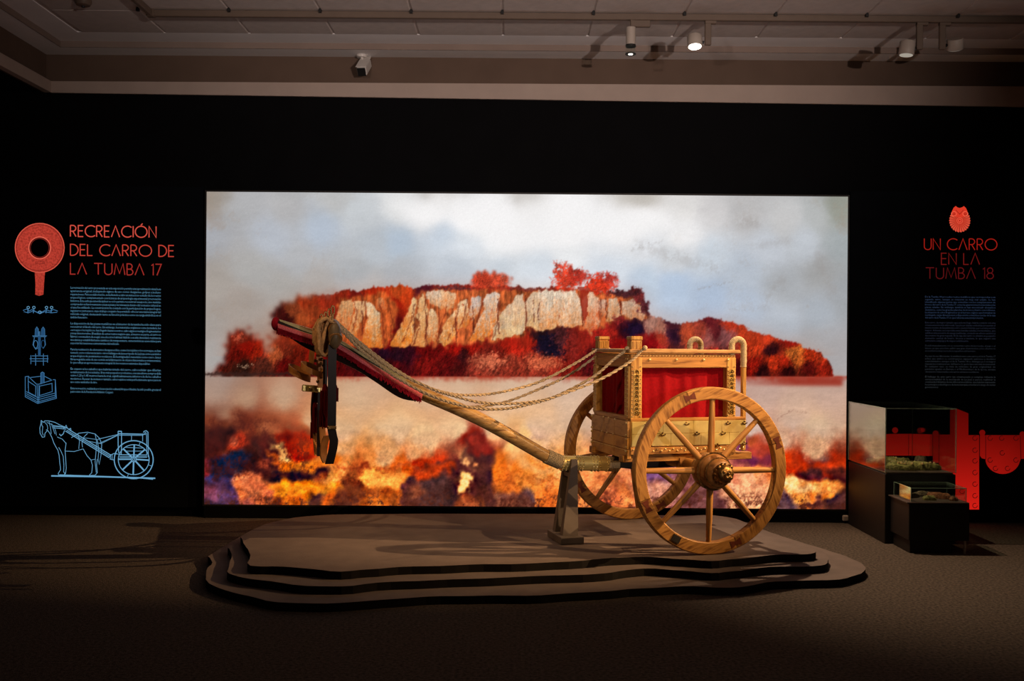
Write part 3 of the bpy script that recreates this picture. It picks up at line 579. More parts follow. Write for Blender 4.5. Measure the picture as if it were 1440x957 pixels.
    # vertical runnels on the pale cliff
    for x, y0, y1 in [(739, 415, 462), (750, 418, 452), (757, 425, 450), (818, 412, 462), (845, 420, 450), (852, 418, 448), (872, 420, 446), (700, 420, 470), (598, 420, 486), (641, 440, 480), (665, 430, 468), (508, 410, 470), (582, 440, 484)]:
        d = np.abs(gx + rag1 * .6 - x - (gy - y0) * .04)
        lay(np.exp(-(d / (.8 + .5 * np.clip(turb, -1, 1))) ** 2) * ((gy > y0) & (gy < y1)), (96, 36, 24), .8)
    for pts in ([(497,420),(502,440),(494,470),(486,492)], [(513,424),(515,445),(509,470)], [(534,428),(539,450),(541,488)], [(545,424),(552,450),(549,475)], [(583,428),(577,455),(566,480)], [(588,440),(590,460),(580,488)], [(601,440),(599,465),(597,488)], [(617,438),(620,460),(614,480)], [(629,428),(622,455),(617,480)], [(645,430),(640,455),(630,478)], [(657,420),(653,445),(643,470)], [(680,420),(672,450),(660,478)], [(703,425),(700,450),(694,478)], [(739,418),(740,466)], [(815,414),(819,440),(820,462)], [(842,424),(844,450)], [(873,422),(873,442)]):
        mk = np.zeros((H, W))
        for (xa, ya), (xb, yb) in zip(pts[:-1], pts[1:]):
            dx, dy = xb - xa, yb - ya; t = np.clip(((gx - xa) * dx + (gy - ya) * dy) / (dx * dx + dy * dy), 0, 1)
            mk = np.maximum(mk, np.exp(-(np.hypot(gx + rag1 * .5 - xa - t * dx, gy - ya - t * dy) / (.9 + .5 * np.clip(n3, -1, 1))) ** 2))
        lay(mk, (104, 34, 20), .62)
    # trees and bushes on the rim
    def tree(cx, cy, rx, ry, col, seedn, dens=.25, soft=.5):
        r = np.hypot((gx + rag1 * 1.3 + fo * .8 - cx) / rx, (gy + rag2 * 1.3 + fo2 * .8 - cy) / ry)
        mk = np.clip((1.0 - r) * 2.2 + dens + .1 + seedn * .18 + fo * .38, 0, 1) * (r < 1.15)
        lay(blur(mk, soft * .8), np.asarray(col, float) * (1 + (turb * .12 + fo * .10)[..., None]), .95)
    lay(pip([(812,403),(815,415),(819,440),(822,455),(826,440),(828,408),(836,402)], gx + rag1, gy), (150, 40, 26), .8)
    tree(690, 395, 27, 12, (186, 62, 36), rag2, .5, 1.4); tree(676, 394, 14, 9, (178, 56, 34), rag1, .6, 1.6)
    tree(797, 391, 20, 17, (196, 52, 30), rag1, .3); tree(814, 388, 16, 14, (176, 48, 36), rag2, -.1); tree(790, 373, 11, 7, (190, 62, 44), rag2, -.1)
    tree(848, 397, 22, 15, (186, 50, 34), rag2, .05); tree(842, 402, 16, 10, (192, 50, 28), rag1, .5); tree(858, 390, 14, 10, (170, 52, 44), rag1, -.25)
    tree(898, 416, 9, 12, (104, 36, 36), rag1, .1); tree(906, 430, 8, 12, (84, 34, 40), rag2, .1); tree(880, 412, 24, 4, (66, 30, 34), rag2, .3); tree(640, 405, 30, 2.5, (90, 40, 40), rag1, .2)
    tree(740, 406, 34, 3, (120, 50, 40), rag1, .2)
    tree(778, 486, 26, 15, (20, 14, 30), rag2, .5); tree(795, 478, 18, 20, (74, 30, 32), rag1, -.2); tree(806, 490, 14, 26, (120, 30, 24), rag2, -.1)
    tree(850, 472, 20, 12, (150, 30, 22), rag1, .1); tree(893, 464, 14, 9, (28, 14, 36), rag1, .3); tree(872, 450, 12, 6, (120, 30, 30), rag2, -.1)
    tree(335, 475, 13, 10, (150, 60, 40), rag2, -.7); tree(345, 515, 20, 4, (190, 150, 120), rag2, -1.0, .4)
    tree(690, 508, 36, 14, (190, 96, 66), grassd, -.45); tree(765, 510, 34, 14, (196, 92, 60), grassd, -.45)
    # shoreline
    fr = np.clip(1 - (gy - 530) / (8 + 3 * np.clip(n3, -1, 1)), 0, 1) ** 1.3 * (gy > 529) * np.clip(.8 + grass * .18 + n1 * .2, .2, 1) * np.clip((gx - 440) / 60, 0, 1)
    lay(blur(fr, .8), (168, 48, 30), .95)
    lay(np.exp(-((gy - 525.5 + n3 * .8) / 2.3) ** 2) * np.clip((480 - gx) / 60, 0, 1), (52, 30, 26), .8)
    lay(blur(((gy > 531) & (gy < 542) & (gx > 1040) & (gx < 1186)).astype(float), 1.8) * np.clip((gx - 1030) / 90, 0, 1), (150, 40, 26), .85)
    for (x0, y0, x1, y1) in [(1094, 590, 1112, 577), (1112, 577, 1135, 580), (1150, 625, 1170, 620), (1080, 600, 1120, 612)]:
        dx, dy = x1 - x0, y1 - y0; t = np.clip(((gx - x0) * dx + (gy - y0) * dy) / (dx * dx + dy * dy), 0, 1)
        lay(np.exp(-(np.hypot(gx + n3 - x0 - t * dx, gy + n4 - y0 - t * dy) / 1.0) ** 2), (150, 105, 90), .5)
    # woven cloth: faint threads
    C *= (1 + .006 * fbm(.1, 3, .3, lo=10) + .006 * fbm(.1, .3, 3, lo=10))[..., None]
    C = np.clip(C, 0, 250)
    L = np.where(C / 255 <= .04045, C / 255 / 12.92, ((C / 255 + .055) / 1.055) ** 2.4)
    return W, H, L
def grid_mesh(name, W, H, rgb, c00, c10, c01, mat, parent):
    """flat printed sheet: W x H vertices from corner c00 (top left) with a colour attribute"""
    c00, c10, c01 = map(np.asarray, (c00, c10, c01))
    u_, v_ = np.meshgrid(np.linspace(0, 1, W), np.linspace(0, 1, H))
    co = (c00 + u_[..., None] * (c10 - c00) + v_[..., None] * (c01 - c00)).reshape(-1, 3)
    i = np.arange(W * H).reshape(H, W)
    q = np.stack([i[1:, :-1], i[1:, 1:], i[:-1, 1:], i[:-1, :-1]], -1).reshape(-1)
    me = bpy.data.meshes.new(name); nf = len(q) // 4
    me.vertices.add(W * H); me.vertices.foreach_set('co', co.ravel().astype(np.float32))
    me.loops.add(nf * 4); me.loops.foreach_set('vertex_index', q.astype(np.int32))
    me.polygons.add(nf); me.polygons.foreach_set('loop_start', np.arange(0, nf * 4, 4, dtype=np.int32))
    me.update(); me.validate()
    at = me.color_attributes.new('print', 'FLOAT_COLOR', 'POINT')
    at.data.foreach_set('color', np.concatenate([rgb.reshape(-1, 3), np.ones((W * H, 1))], 1).ravel().astype(np.float32))
    me.materials.append(mat)
    o = bpy.data.objects.new(name, me); COL.objects.link(o); o.parent = parent
    return o
emit_attr('mural_print', 1.0)
tl, tr_, bl, br = P(290, 269.3, MY), P(1192, 276.4, MY), P(288, 708.3, MY), P(1189.5, 716, MY)
x0, x1 = (tl[0] + bl[0]) / 2, (tr_[0] + br[0]) / 2; z1, z0 = (tl[2] + tr_[2]) / 2, (bl[2] + br[2]) / 2
mural = empty('backlit_mural', ((x0 + x1) / 2, MY, 0), label='wide backlit wall mural of red cliffs, pale sky and fiery clouds', cat='mural')
off = np.array([(x0 + x1) / 2, MY, 0])
Wm, Hm, Lm = paint_mural()
grid_mesh('printed_cloth', Wm, Hm, Lm, np.array([x0, MY, z1]) - off, np.array([x1, MY, z1]) - off, np.array([x0, MY, z0]) - off, MATS['mural_print'], mural)
hw = (x1 - x0) / 2
m = MB()
m.box((0, .028, (z0 + z1) / 2), (hw * 2, .05, z1 - z0)).build('light_box', 'black_fabric', mural)
for sx in (-1, 1): MB().box((sx * (hw + .007), .027, (z0 + z1) / 2), (.014, .062, z1 - z0 + .028)).build('side_frame', 'iron_black', mural)
MB().box((0, .027, z1 + .007), (hw * 2, .062, .014)).build('top_frame', 'iron_black', mural)
MB().box((0, .027, z0 - .007), (hw * 2, .062, .014)).build('bottom_frame', 'iron_black', mural)
MB().box((0, .02, z0 / 2 - .008), (hw * 2, .06, z0 - .016)).build('plinth', 'black_wall', mural)
MB().box((hw - .01, -.03, .045), (.05, .03, .05), bev=.008).build('plug_socket', 'lamp_white', mural)

# ---------------------------------------------------------------- lettering
def make_glyphs(chars):
    tmp = []
    for c in chars + ['']:
        for s_ in ((c, 'H' + c + 'H') if c else ('HH',)):
            cu = bpy.data.curves.new('glyph', 'FONT'); cu.body = s_; cu.size = 1.0; cu.resolution_u = 1; cu.fill_mode = 'FRONT'
            o = bpy.data.objects.new('glyph', cu); COL.objects.link(o); tmp.append(o)
    dg = bpy.context.evaluated_depsgraph_get(); dg.update()
    def mesh_of(o):
        me = o.evaluated_get(dg).to_mesh(); v = [(p.co.x, p.co.y) for p in me.vertices]; f = [tuple(p.vertices) for p in me.polygons]
        o.evaluated_get(dg).to_mesh_clear(); return v, f
    hh = max(p[0] for p in mesh_of(tmp[-1])[0]); G = {}
    for i, c in enumerate(chars):
        v, f = mesh_of(tmp[2 * i]); adv = max(p[0] for p in mesh_of(tmp[2 * i + 1])[0]) - hh; G[c] = (v, f, adv)
    for o in tmp:
        cu = o.data; bpy.data.objects.remove(o); bpy.data.curves.remove(cu)
    return G
class Print:
    """flat marks on a panel, traced in photo pixels and laid on the panel's plane"""
    def __init__(s, y): s.y = y; s.v = []; s.f = []; s.c = []
    def pt(s, px, py, col): s.v.append(tuple(P(px, py, s.y))); s.c.append(col); return len(s.v) - 1
    def line(s, pts, wd, col, closed=False):
        pts = [np.array(p, float) for p in pts]; n = len(pts); ids = []
        for i, p in enumerate(pts):
            a = pts[(i - 1) % n] if (closed or i) else p; b = pts[(i + 1) % n] if (closed or i < n - 1) else p
            t1 = (p - a); t2 = (b - p); t1 = t1 / (np.linalg.norm(t1) or 1); t2 = t2 / (np.linalg.norm(t2) or 1)
            t = t1 + t2; nn = np.linalg.norm(t); t = t / nn if nn > 1e-6 else t2
            k = 1 / max(.55, (t @ t2) if np.linalg.norm(t2) > 0 else 1)
            q = np.array([-t[1], t[0]]) * wd / 2 * min(k, 1.6)
            cc = col(p) if callable(col) else col
            ids.append((s.pt(*(p - q), cc), s.pt(*(p + q), cc)))
        for i in range(n if closed else n - 1):
            a, b = ids[i], ids[(i + 1) % n]; s.f.append((a[0], a[1], b[1], b[0]))
    def poly(s, pts, col):
        s.f.append(tuple(s.pt(*p, col(p) if callable(col) else col) for p in reversed(pts)))
    def build(s, name, mat, parent):
        me = bpy.data.meshes.new(name); o_ = np.array(parent.location)
        me.from_pydata([tuple(np.array(p) - o_) for p in s.v], [], s.f); me.update()
        at = me.color_attributes.new('print', 'FLOAT_COLOR', 'POINT')
        at.data.foreach_set('color', np.array([tuple(c) + (1,) for c in s.c], np.float32).ravel())
        me.materials.append(MATS[mat]); o = bpy.data.objects.new(name, me); COL.objects.link(o); o.parent = parent
        return o
def arc(cx, cy, rx, ry, a0, a1, n=14):
    return [(cx + rx * math.cos(math.radians(a0 + (a1 - a0) * i / n)), cy + ry * math.sin(math.radians(a0 + (a1 - a0) * i / n))) for i in range(n + 1)]
STROKE = {  # display capitals: (width, strokes) on a unit cap height, y up
 'R': (.50, [[(0,0),(0,1)], [(0,1),(.2,1)] + arc(.2,.74,.26,.26,90,-90) + [(0,.48)], [(.2,.48),(.48,0)]]),
 'E': (.42, [[(.42,1),(0,1),(0,0),(.42,0)], [(0,.52),(.38,.52)]]),
 'C': (.80, [arc(.5,.5,.5,.5,48,312,24)]),
 'A': (.70, [[(0,0),(.35,1),(.70,0)]]),
 'I': (.02, [[(.01,0),(.01,1)]]),
 'O': (1.0, [arc(.5,.5,.5,.5,0,360,32)]),
 'Ó': (1.0, [arc(.5,.5,.5,.5,0,360,32), [(.47,1.08),(.62,1.24)]]),
 'N': (.60, [[(0,0),(0,1),(.60,0),(.60,1)]]),
 'D': (.62, [[(0,0),(0,1),(.15,1)] + arc(.15,.5,.47,.5,90,-90,20) + [(0,0)]]),
 'L': (.40, [[(0,1),(0,0),(.40,0)]]),
 'T': (.66, [[(0,1),(.66,1)], [(.33,1),(.33,0)]]),
 'U': (.58, [[(0,1),(0,.30)] + arc(.29,.29,.29,.29,180,360,14) + [(.58,1)]]),
 'M': (.84, [[(0,0),(.14,1),(.42,.12),(.70,1),(.84,0)]]),
 'B': (.46, [[(0,0),(0,1),(.18,1)] + arc(.18,.76,.22,.24,90,-90) + [(0,.52)], [(.18,.52)] + arc(.2,.26,.26,.26,90,-90) + [(0,0)]]),
 '1': (.14, [[(0,.86),(.14,1),(.14,0)]]),
 '7': (.46, [[(0,1),(.46,1),(.12,0)]]),
 '8': (.52, [arc(.26,.76,.21,.24,0,360,22), arc(.26,.26,.26,.26,0,360,22)]),
}
def title(panel, text, xa, ya, xb, yb, cap, wd, col):
    gap, sp = .17, .42; x = 0; items = []
    for ch in text:
        if ch == ' ': x += sp; continue
        items.append((x, ch)); x += STROKE[ch][0] + gap
    tot = x - gap; k = (xb - xa) / tot; n = 0
    for word in text.split(' '):
        pr = Print(FR)
        for gx_, ch in items[n:n + len(word)]:
            for st in STROKE[ch][1]:
                pr.line([(xa + (gx_ + q[0]) * k, ya + (yb - ya) * (gx_ + q[0]) / tot - q[1] * cap) for q in st], wd, col)
        n += len(word); pr.build('heading_word', 'panel_print', panel)
def paragraph(pr, G, lines, xa, xb, y0, dy, size, col, slope, last_ragged=True):
    space = .26
    for i, ln in enumerate(lines):
        words = ln.split(' '); ws = [sum(G[c][2] for c in wd_) for wd_ in words]; tot = sum(ws)
        full = not (i == len(lines) - 1 and last_ragged)
        kx = size
        if full:
            g = ((xb - xa) / size - tot) / max(1, len(words) - 1)
            if g < .16: kx = (xb - xa) / (tot + .16 * (len(words) - 1)); g = .16
        else:
            g = .16; n_ = [((xb - xa) / (sum(G[c][2] for c in l_ if c != ' ') + .16 * l_.count(' '))) for l_ in lines[:-1]]; kx = min([size] + n_)
        x = 0
        for wd_ in words:
            for c in wd_:
                v, f, adv = G[c]
                base = len(pr.v)
                for (vx, vy) in v:
                    X = xa + (x + vx) * kx; pr.pt(X, y0 + i * dy + (X - xa) * slope - vy * size, col)
                pr.f += [tuple(base + j for j in reversed(ff)) if False else tuple(base + j for j in ff) for ff in f]
                x += adv
            x += g
T17 = [["La recreación del carro presentada en esta exposición permite una aproximación visual a su", "apariencia original, incluyendo signos de uso como desgastes, golpes e incluso", "reparaciones. Para su elaboración, se ha llevado a cabo un minucioso estudio de los restos", "arqueológicos, complementado con técnicas de arqueología experimental y recreación", "histórica. Este enfoque interdisciplinar no solo permite reconstruir su aspecto, sino también", "comprender su funcionamiento pieza a pieza y su relevancia dentro del contexto cultural en", "el que fue utilizado. La construcción ha contado con la participación de arqueólogos,", "ingenieros y artesanos, cuyo trabajo conjunto ha permitido ofrecer una visión integral del", "vehículo original, destacando tanto su función práctica como su carga simbólica en el", "ámbito funerario."],
 ["La disposición de las piezas metálicas en el interior de la tumba ha sido clave para", "reconstruir el diseño del carro. Sin embargo, los materiales orgánicos como la madera, los", "correajes o los tejidos no han llegado hasta nosotros, salvo algunos vestigios fragmentarios", "y muy deteriorados. El análisis de estos restos sugiere que, al menos en parte, el carro se", "fabricó con madera de nogal, una elección habitual debido a su alta densidad, resistencia", "mecánica y estabilidad ante cambios de temperatura, características esenciales para", "soportar las tensiones estructurales del vehículo."],
 ["Para la restitución de elementos desaparecidos, como los tejidos o los correajes, se han", "tomado como referencia tanto otros hallazgos de la necrópolis de La Joya como paralelos", "arqueológicos de yacimientos coetáneos. En la antigüedad, materiales como cuero, lana y", "fibras vegetales eran de uso común en la fabricación de objetos funcionales y ornamentales,", "lo que refleja un aprovechamiento integral de los recursos naturales disponibles."],
 ["En cuanto a los caballos que habrían tirado del carro, cabe señalar que diferían", "notablemente de los actuales. Eran más pequeños y robustos, con una altura comprendida", "entre 1,25 y 1,45 metros hasta la cruz, significativamente inferior a la de los caballos", "modernos. A pesar de su menor tamaño, estos equinos eran perfectamente aptos para su", "uso como animales de tiro."],
 ["Esta recreación, realizada por la asociación cultural Arqueo Huelva, ha sido posible gracias al", "patrocinio de la Fundación Atlantic Copper."]]
T18 = [["De la Tumba 18 proceden restos metálicos que corresponden a un", "segundo carro, aunque se conserva en muy mal estado. Se han", "identificado algunas partes que coinciden con los complementos de", "bronce del carro de la Tumba 17, como las guarniciones horizontales y las", "placas caladas. Sin embargo, también se han encontrado elementos", "distintivos, como las grandes planchas de bronce y hierro con roblones.", "La situación de estos fragmentos en el terreno sugiere que formaban un", "rectángulo cuyas dimensiones y disposición coinciden con las de la caja", "del carro de la Tumba 17, lo que refuerza esta interpretación."],
 ["Este carro, de mayor tamaño que su homólogo, habría contado con una", "ornamentación más elaborada. Las placas caladas embutidas presentan el", "mismo motivo de las palmetas sobre cuenco fenicias, pero en una versión", "mayor. Además, incorporaba unas bandas caladas, horizontales, que", "exhiben una sucesión de aspas y palmetas, creando un efecto estético y", "decorativo de gran riqueza. En la caja del carro se situaba un pequeño", "elemento central de hierro, bronce y madera, lo que sugiere una", "estructura compleja y de mayor sofisticación."],
 ["Desafortunadamente, no se conservan restos de las ruedas, el yugo o el", "timón, ya que este foso sufrió una gran destrucción, y los objetos se", "encontraron muy cerca de la superficie del terreno."],
 ["A pesar de sus diferencias, la similitud entre este carro y el de la Tumba 17", "indica que ambos se construyeron siguiendo patrones y modelos", "estandarizados, aunque el de la Tumba 18 se distingue por su mayor", "riqueza decorativa y el uso del hierro, lo que lo hace aún más monumental.", "En cualquier caso, se trata de vehículos de gran originalidad, sin", "paralelos iguales en Europa o el Mediterráneo de la época, aunque", "claramente relacionados con carros etruscos coetáneos."],
 ["El hallazgo de este carro tan ornamentado y complejo refuerza la", "excepcionalidad de la necrópolis de La Joya y parece reafirmar la", "continuidad dinástica de sus élites aristocráticas, que habrían mantenido", "los principios ideológicos de la monarquía oriental a lo largo de varias", "generaciones."]]
G = make_glyphs(sorted(set(''.join(''.join(p) for p in T17 + T18)) - {' '}))
emit_attr('panel_print', 1.0)
PY = 8.688
# ---- left panel
a, b = P(-60, 262, PY), P(286, 262, PY); zt = P(150, 262, PY)[2]; zb = P(150, 712, PY)[2]
pl = empty('exhibition_panel', ((a[0] + b[0]) / 2, PY, 0), label='black backlit panel with red ring emblem, blue text and horse drawing', cat='panel')
MB().box((0, .016, (zt + zb) / 2), (b[0] - a[0], .03, zt - zb)).build('panel_sheet', 'black_fabric', pl)
FR = PY - .0015
RED = s2l((214, 84, 70)); BLUE = s2l((84, 132, 160))
for tx, x_, ya, xb, yb, c in (('RECREACIÓN', 99, 332.3, 219.5, 333.8, (206, 78, 64)), ('DEL CARRO DE', 99, 358.8, 244.5, 360.6, (186, 62, 50)), ('LA TUMBA 17', 99, 385.2, 226.8, 387.0, (156, 44, 38))):  # uneven backlight put into the colours, each heading line dimmer
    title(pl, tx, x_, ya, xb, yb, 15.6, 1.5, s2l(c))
y = 405.5
for par, ystart in zip(T17, (405.6, 455.8, 492.3, 519.6, 547.0)):
    pr = Print(FR); paragraph(pr, G, par, 99, 226.3, ystart, 4.62, 4.55, BLUE, .0175); pr.build('paragraph', 'panel_print', pl)
# ring emblem with handle
emit('emblem_red', s2l((190, 62, 48)), 1.0, .5, 60)
def ring(mb, cx, cy, r0, r1, y, n=48, th=.004):
    for i in range(n):
        q = []
        for r in (r0, r1):
            for t in (i, i + 1):
                an = 2 * math.pi * t / n; q.append(Vector(P(cx + r * math.cos(an), cy + r * math.sin(an), y)) - Vector(tuple(pl.location)))
        mb.add([q[0], q[1], q[3], q[2]], [(0, 1, 2, 3)])
m = MB(); ring(m, 55.8, 348.3, 14.5, 35, FR)
hd = [(48.6, 381.5), (49.8, 398), (49.6, 414), (55, 415.8), (61, 414), (62, 398), (63.4, 381.5)]
m.add([Vector(P(px, py, FR)) - Vector(tuple(pl.location)) for px, py in reversed(hd)], [tuple(range(7))])
m.build('ring_emblem', 'emblem_red', pl)
pr = Print(FR - .002); DK = s2l((120, 34, 28)); LT = s2l((222, 96, 76))
for r_, c in ((32.5, DK), (15.3, LT), (13.1, DK), (34.6, LT)): pr.line(arc(55.8, 348.3, r_, r_, 0, 360, 40)[:-1], .8 if r_ != 15.3 else 1.6, c, True)
pr.line([(50, 368), (62.5, 368), (62.5, 370.6), (50, 370.6)], .7, DK, True)
pr.build('emblem_lines', 'panel_print', pl)
# blue line drawings, traced in zoom coordinates (scale 4.786)
def zz(pts, oy): return [(x / 4.786, oy + yy / 4.786) for x, yy in pts]
BL = s2l((104, 160, 196)); BD = s2l((34, 74, 112)); BM = s2l((64, 116, 160))
pr = Print(FR)
for pts in ([(155,748),(180,738),(195,752),(215,742),(245,758),(268,764),(290,755),(310,742),(335,752),(360,742),(388,752)], [(160,756),(190,764),(225,750),(268,770),(300,756),(345,764),(385,760)]):
    pr.line(zz(pts, 280), .8, BM)
for cx_ in (190, 228, 313, 347):
    pr.line(zz(arc(cx_, 728, 9, 8, 0, 360, 12)[:-1], 280), .7, BL, True); pr.line(zz([(cx_, 736), (cx_ - 4, 766)], 280), 1.1, BM)
pr.line(zz(arc(268, 760, 10, 8, 0, 360, 10)[:-1], 280), .9, BL, True)
pr.build('yoke_drawing', 'panel_print', pl)
pr = Print(FR)
for pts in ([(262,410),(262,570)], [(268,410),(268,570)], [(218,440),(315,440)], [(222,446),(310,446)], [(200,594),(326,594)], [(208,570),(208,630)], [(320,570),(320,620)], [(240,560),(240,640)], [(292,560),(292,640)], [(215,575),(318,575)], [(212,610),(322,610)], [(232,450),(222,500),(240,530),(258,520)], [(300,450),(306,500),(290,525)]):
    pr.line(zz(pts, 380), .8, BM)
for cx_ in (248, 290):
    pr.poly(zz([(cx_ - 12, 440), (cx_ - 10, 395), (cx_, 380), (cx_ + 10, 395), (cx_ + 12, 440)], 380), BD); pr.line(zz([(cx_ - 12, 440), (cx_ - 10, 395), (cx_, 380), (cx_ + 10, 395), (cx_ + 12, 440)], 380), .7, BM)
pr.poly(zz([(256, 440), (274, 440), (274, 570), (256, 570)], 380), BD)
pr.line(zz(arc(240, 497, 14, 26, 0, 360, 14)[:-1], 380), .8, BM, True); pr.line(zz(arc(290, 495, 12, 26, 0, 360, 14)[:-1], 380), .7, BD, True)
pr.build('pole_drawing', 'panel_print', pl)
pr = Print(FR)
for pts in ([(170,715),(170,850),(254,895),(380,860),(372,735),(356,735)], [(254,895),(250,770)], [(262,890),(262,770)], [(170,715),(190,712),(190,790)], [(190,712),(245,765),(262,765),(350,738)], [(175,840),(254,885),(378,850)], [(176,828),(254,870),(376,838)], [(176,815),(254,856),(374,824)], [(190,745),(240,778),(240,845),(192,820),(190,745)], [(266,778),(350,760),(352,815),(266,842),(266,778)], [(275,765),(275,690),(285,683),(297,690),(297,758)], [(205,720),(275,712)], [(300,712),(345,735)], [(372,735),(372,850)]):
    pr.line(zz(pts, 380), .8, BM)
pr.poly(zz([(277,765),(277,690),(286,685),(296,690),(296,758)], 380), BD)
pr.build('box_drawing', 'panel_print', pl)
pr = Print(FR)
for pts, wd in (([(345,712),(700,718),(1045,728)], 2.2), ([(400,705),(900,722),(1030,735)], 1.2),
    ([(277,338),(283,345),(295,352),(300,342),(330,342),(370,352),(400,368),(440,385),(470,400)], .9), ([(277,338),(275,362),(268,390),(270,425),(285,452),(300,450),(303,425),(320,405),(335,425),(350,455),(362,490),(375,515),(390,540),(398,575),(402,620),(408,670),(392,695),(395,708),(430,708),(440,690)], .9),
    ([(283,345),(280,368),(290,385)], .8), ([(300,350),(318,370),(322,395),(310,405)], .7), ([(288,380),(284,420),(292,440)], .7), ([(330,345),(340,390),(345,430)], .7), ([(345,360),(360,400),(370,430)], .7), ([(360,375),(375,410),(380,440)], .6), ([(315,352),(335,362),(355,366)], .7),
    ([(395,520),(410,545),(425,580),(430,640),(428,685),(440,700)], .8), ([(445,490),(438,540),(442,600),(446,660),(440,700)], .9), ([(440,545),(500,548),(560,530)], .8), ([(385,450),(420,465),(445,495)], .8), ([(480,455),(530,425),(590,418),(640,430),(670,460),(685,500),(682,540)], .9), ([(560,530),(585,575),(612,605),(622,640),(618,690),(600,708),(640,708),(655,690),(650,640),(655,600)], .9),
    ([(555,520),(552,490),(565,450),(590,425)], .8), ([(640,430),(650,480),(645,560),(640,620),(648,690)], .8), ([(655,470),(665,540),(660,600),(668,635),(680,570),(684,520)], .8), ([(612,605),(640,600)], .7), ([(525,430),(535,480),(530,530)], .7),
    ([(440,410),(735,590)], 1.3), ([(460,398),(745,572)], 1.3), ([(450,405),(740,581)], 1.0), ([(735,590),(745,572),(765,562),(790,565)], 1.0), ([(738,598),(770,606)], 1.0), ([(745,566),(745,600)], .8), ([(755,564),(755,603)], .8), ([(355,375),(400,380),(450,388)], 1.6), ([(355,388),(400,392),(445,398)], 1.0), ([(400,430),(410,442),(425,430),(435,405)], 1.2), ([(425,378),(430,392),(445,372),(455,395)], 1.0), ([(460,400),(475,392),(478,405)], 1.0),
    ([(660,465),(800,432)], .9), ([(670,492),(795,436)], .8), ([(600,480),(680,495),(790,440)], .7), ([(560,455),(660,468)], .6),
    ([(795,412),(795,500),(800,560)], 1.3), ([(818,412),(818,520),(815,570)], 1.3), ([(795,412),(818,412)], 1.6), ([(793,428),(980,432)], 1.5), ([(800,438),(965,440)], .9), ([(965,420),(970,412),(984,408),(996,418),(998,585)], 1.2), ([(972,425),(980,420),(986,428),(988,570)], .9), ([(960,435),(960,480)], .9), ([(885,440),(885,475)], .8), ([(805,570),(990,572)], 1.3), ([(805,585),(990,585)], 1.6), ([(840,520),(960,525)], .8), ([(840,545),(970,545)], .8),
    (arc(900, 603, 131, 128, 0, 360, 48), 1.6), (arc(900, 603, 104, 101, 0, 360, 40), 1.2), (arc(900, 600, 17, 17, 0, 360, 16), 1.4), (arc(900, 600, 8, 8, 0, 360, 10), 1.2)):
    pr.line(zz(pts, 520), wd * .85, BL)
for k in range(8):
    an = math.radians(45 * k + 2); pr.line(zz([(900 + 17 * math.cos(an), 600 + 17 * math.sin(an)), (900 + 104 * math.cos(an), 603 + 101 * math.sin(an))], 520), 2.0, BL)
for k in range(4):
    an = math.radians(90 * k + 20); pr.line(zz([(900 + 104 * math.cos(an), 603 + 101 * math.sin(an)), (900 + 131 * math.cos(an), 603 + 128 * math.sin(an))], 520), .6, BL)
pr.build('horse_and_cart_drawing', 'panel_print', pl)

# ---- right panel
a, b = P(1196, 262, PY), P(1520, 262, PY); zb = P(1350, 722, PY)[2]; zt = P(1350, 270, PY)[2]
pr_ = empty('exhibition_panel', ((a[0] + b[0]) / 2, PY, 0), label='black backlit panel with red shell emblem and dim text above cases', cat='panel')
MB().box((0, .016, (zt + zb) / 2), (b[0] - a[0], .03, zt - zb)).build('panel_sheet', 'black_fabric', pr_)
for tx, x_, ya, xb, yb, cap, c in (('UN CARRO', 1299.8, 350.8, 1402, 351.4, 15.6, (150, 26, 18)), ('EN LA', 1323.8, 371.6, 1377.5, 371.6, 15.8, (104, 20, 18)), ('TUMBA 18', 1301.8, 391.6, 1397, 391.8, 15.4, (86, 16, 18))):  # backlight fading downwards is put into the heading colours
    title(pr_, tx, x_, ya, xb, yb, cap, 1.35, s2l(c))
for par, ystart, c in zip(T18, (418.2, 454.4, 486.8, 501.5, 530.5), ((44, 58, 82), (38, 42, 56), (36, 40, 48), (40, 44, 50), (46, 50, 54))):  # weak, uneven backlight put into each paragraph's colour
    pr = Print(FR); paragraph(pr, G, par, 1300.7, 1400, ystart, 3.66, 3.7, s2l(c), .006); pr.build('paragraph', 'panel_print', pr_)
pr = Print(FR); cx_, cy_ = 1349.7, 310.0
for i in range(72):
    an = math.radians(5 * i); an2 = math.radians(5 * i + 5)
    def rr(t):
        q = 16.2 + .7 * math.cos(t * 26); q *= (1 - .10 * math.cos(t) ** 2)
        return q
    f0 = .55 + .45 * abs(math.cos(an * 13)); c = s2l((224 * f0, 62 * f0, 40 * f0)); c2 = s2l((238 * f0, 84 * f0, 60 * f0))
    p0 = (cx_ + 4 * math.cos(an), cy_ + 4 * math.sin(an)); p1 = (cx_ + 4 * math.cos(an2), cy_ + 4 * math.sin(an2))
    q0 = (cx_ + rr(an) * math.cos(an), cy_ + rr(an) * math.sin(an)); q1 = (cx_ + rr(an2) * math.cos(an2), cy_ + rr(an2) * math.sin(an2))
    pr.poly([p0, q0, q1, p1], lambda p, c=c, c2=c2: c if math.hypot(p[0] - cx_, p[1] - cy_) < 8 else c2)
pr.poly(arc(cx_, cy_, 4, 4, 0, 350, 18), s2l((176, 36, 24)))
pr.build('shell_emblem', 'panel_print', pr_)
pr = Print(FR - .002)
pr.poly([(1340, 303), (1338.6, 297), (1341, 292), (1344, 289.5), (1346.5, 291.5), (1349.5, 292.3), (1353, 291.3), (1355.5, 289.6), (1358.5, 292.5), (1360.5, 297), (1359, 303), (1350, 306)], s2l((216, 56, 36)))
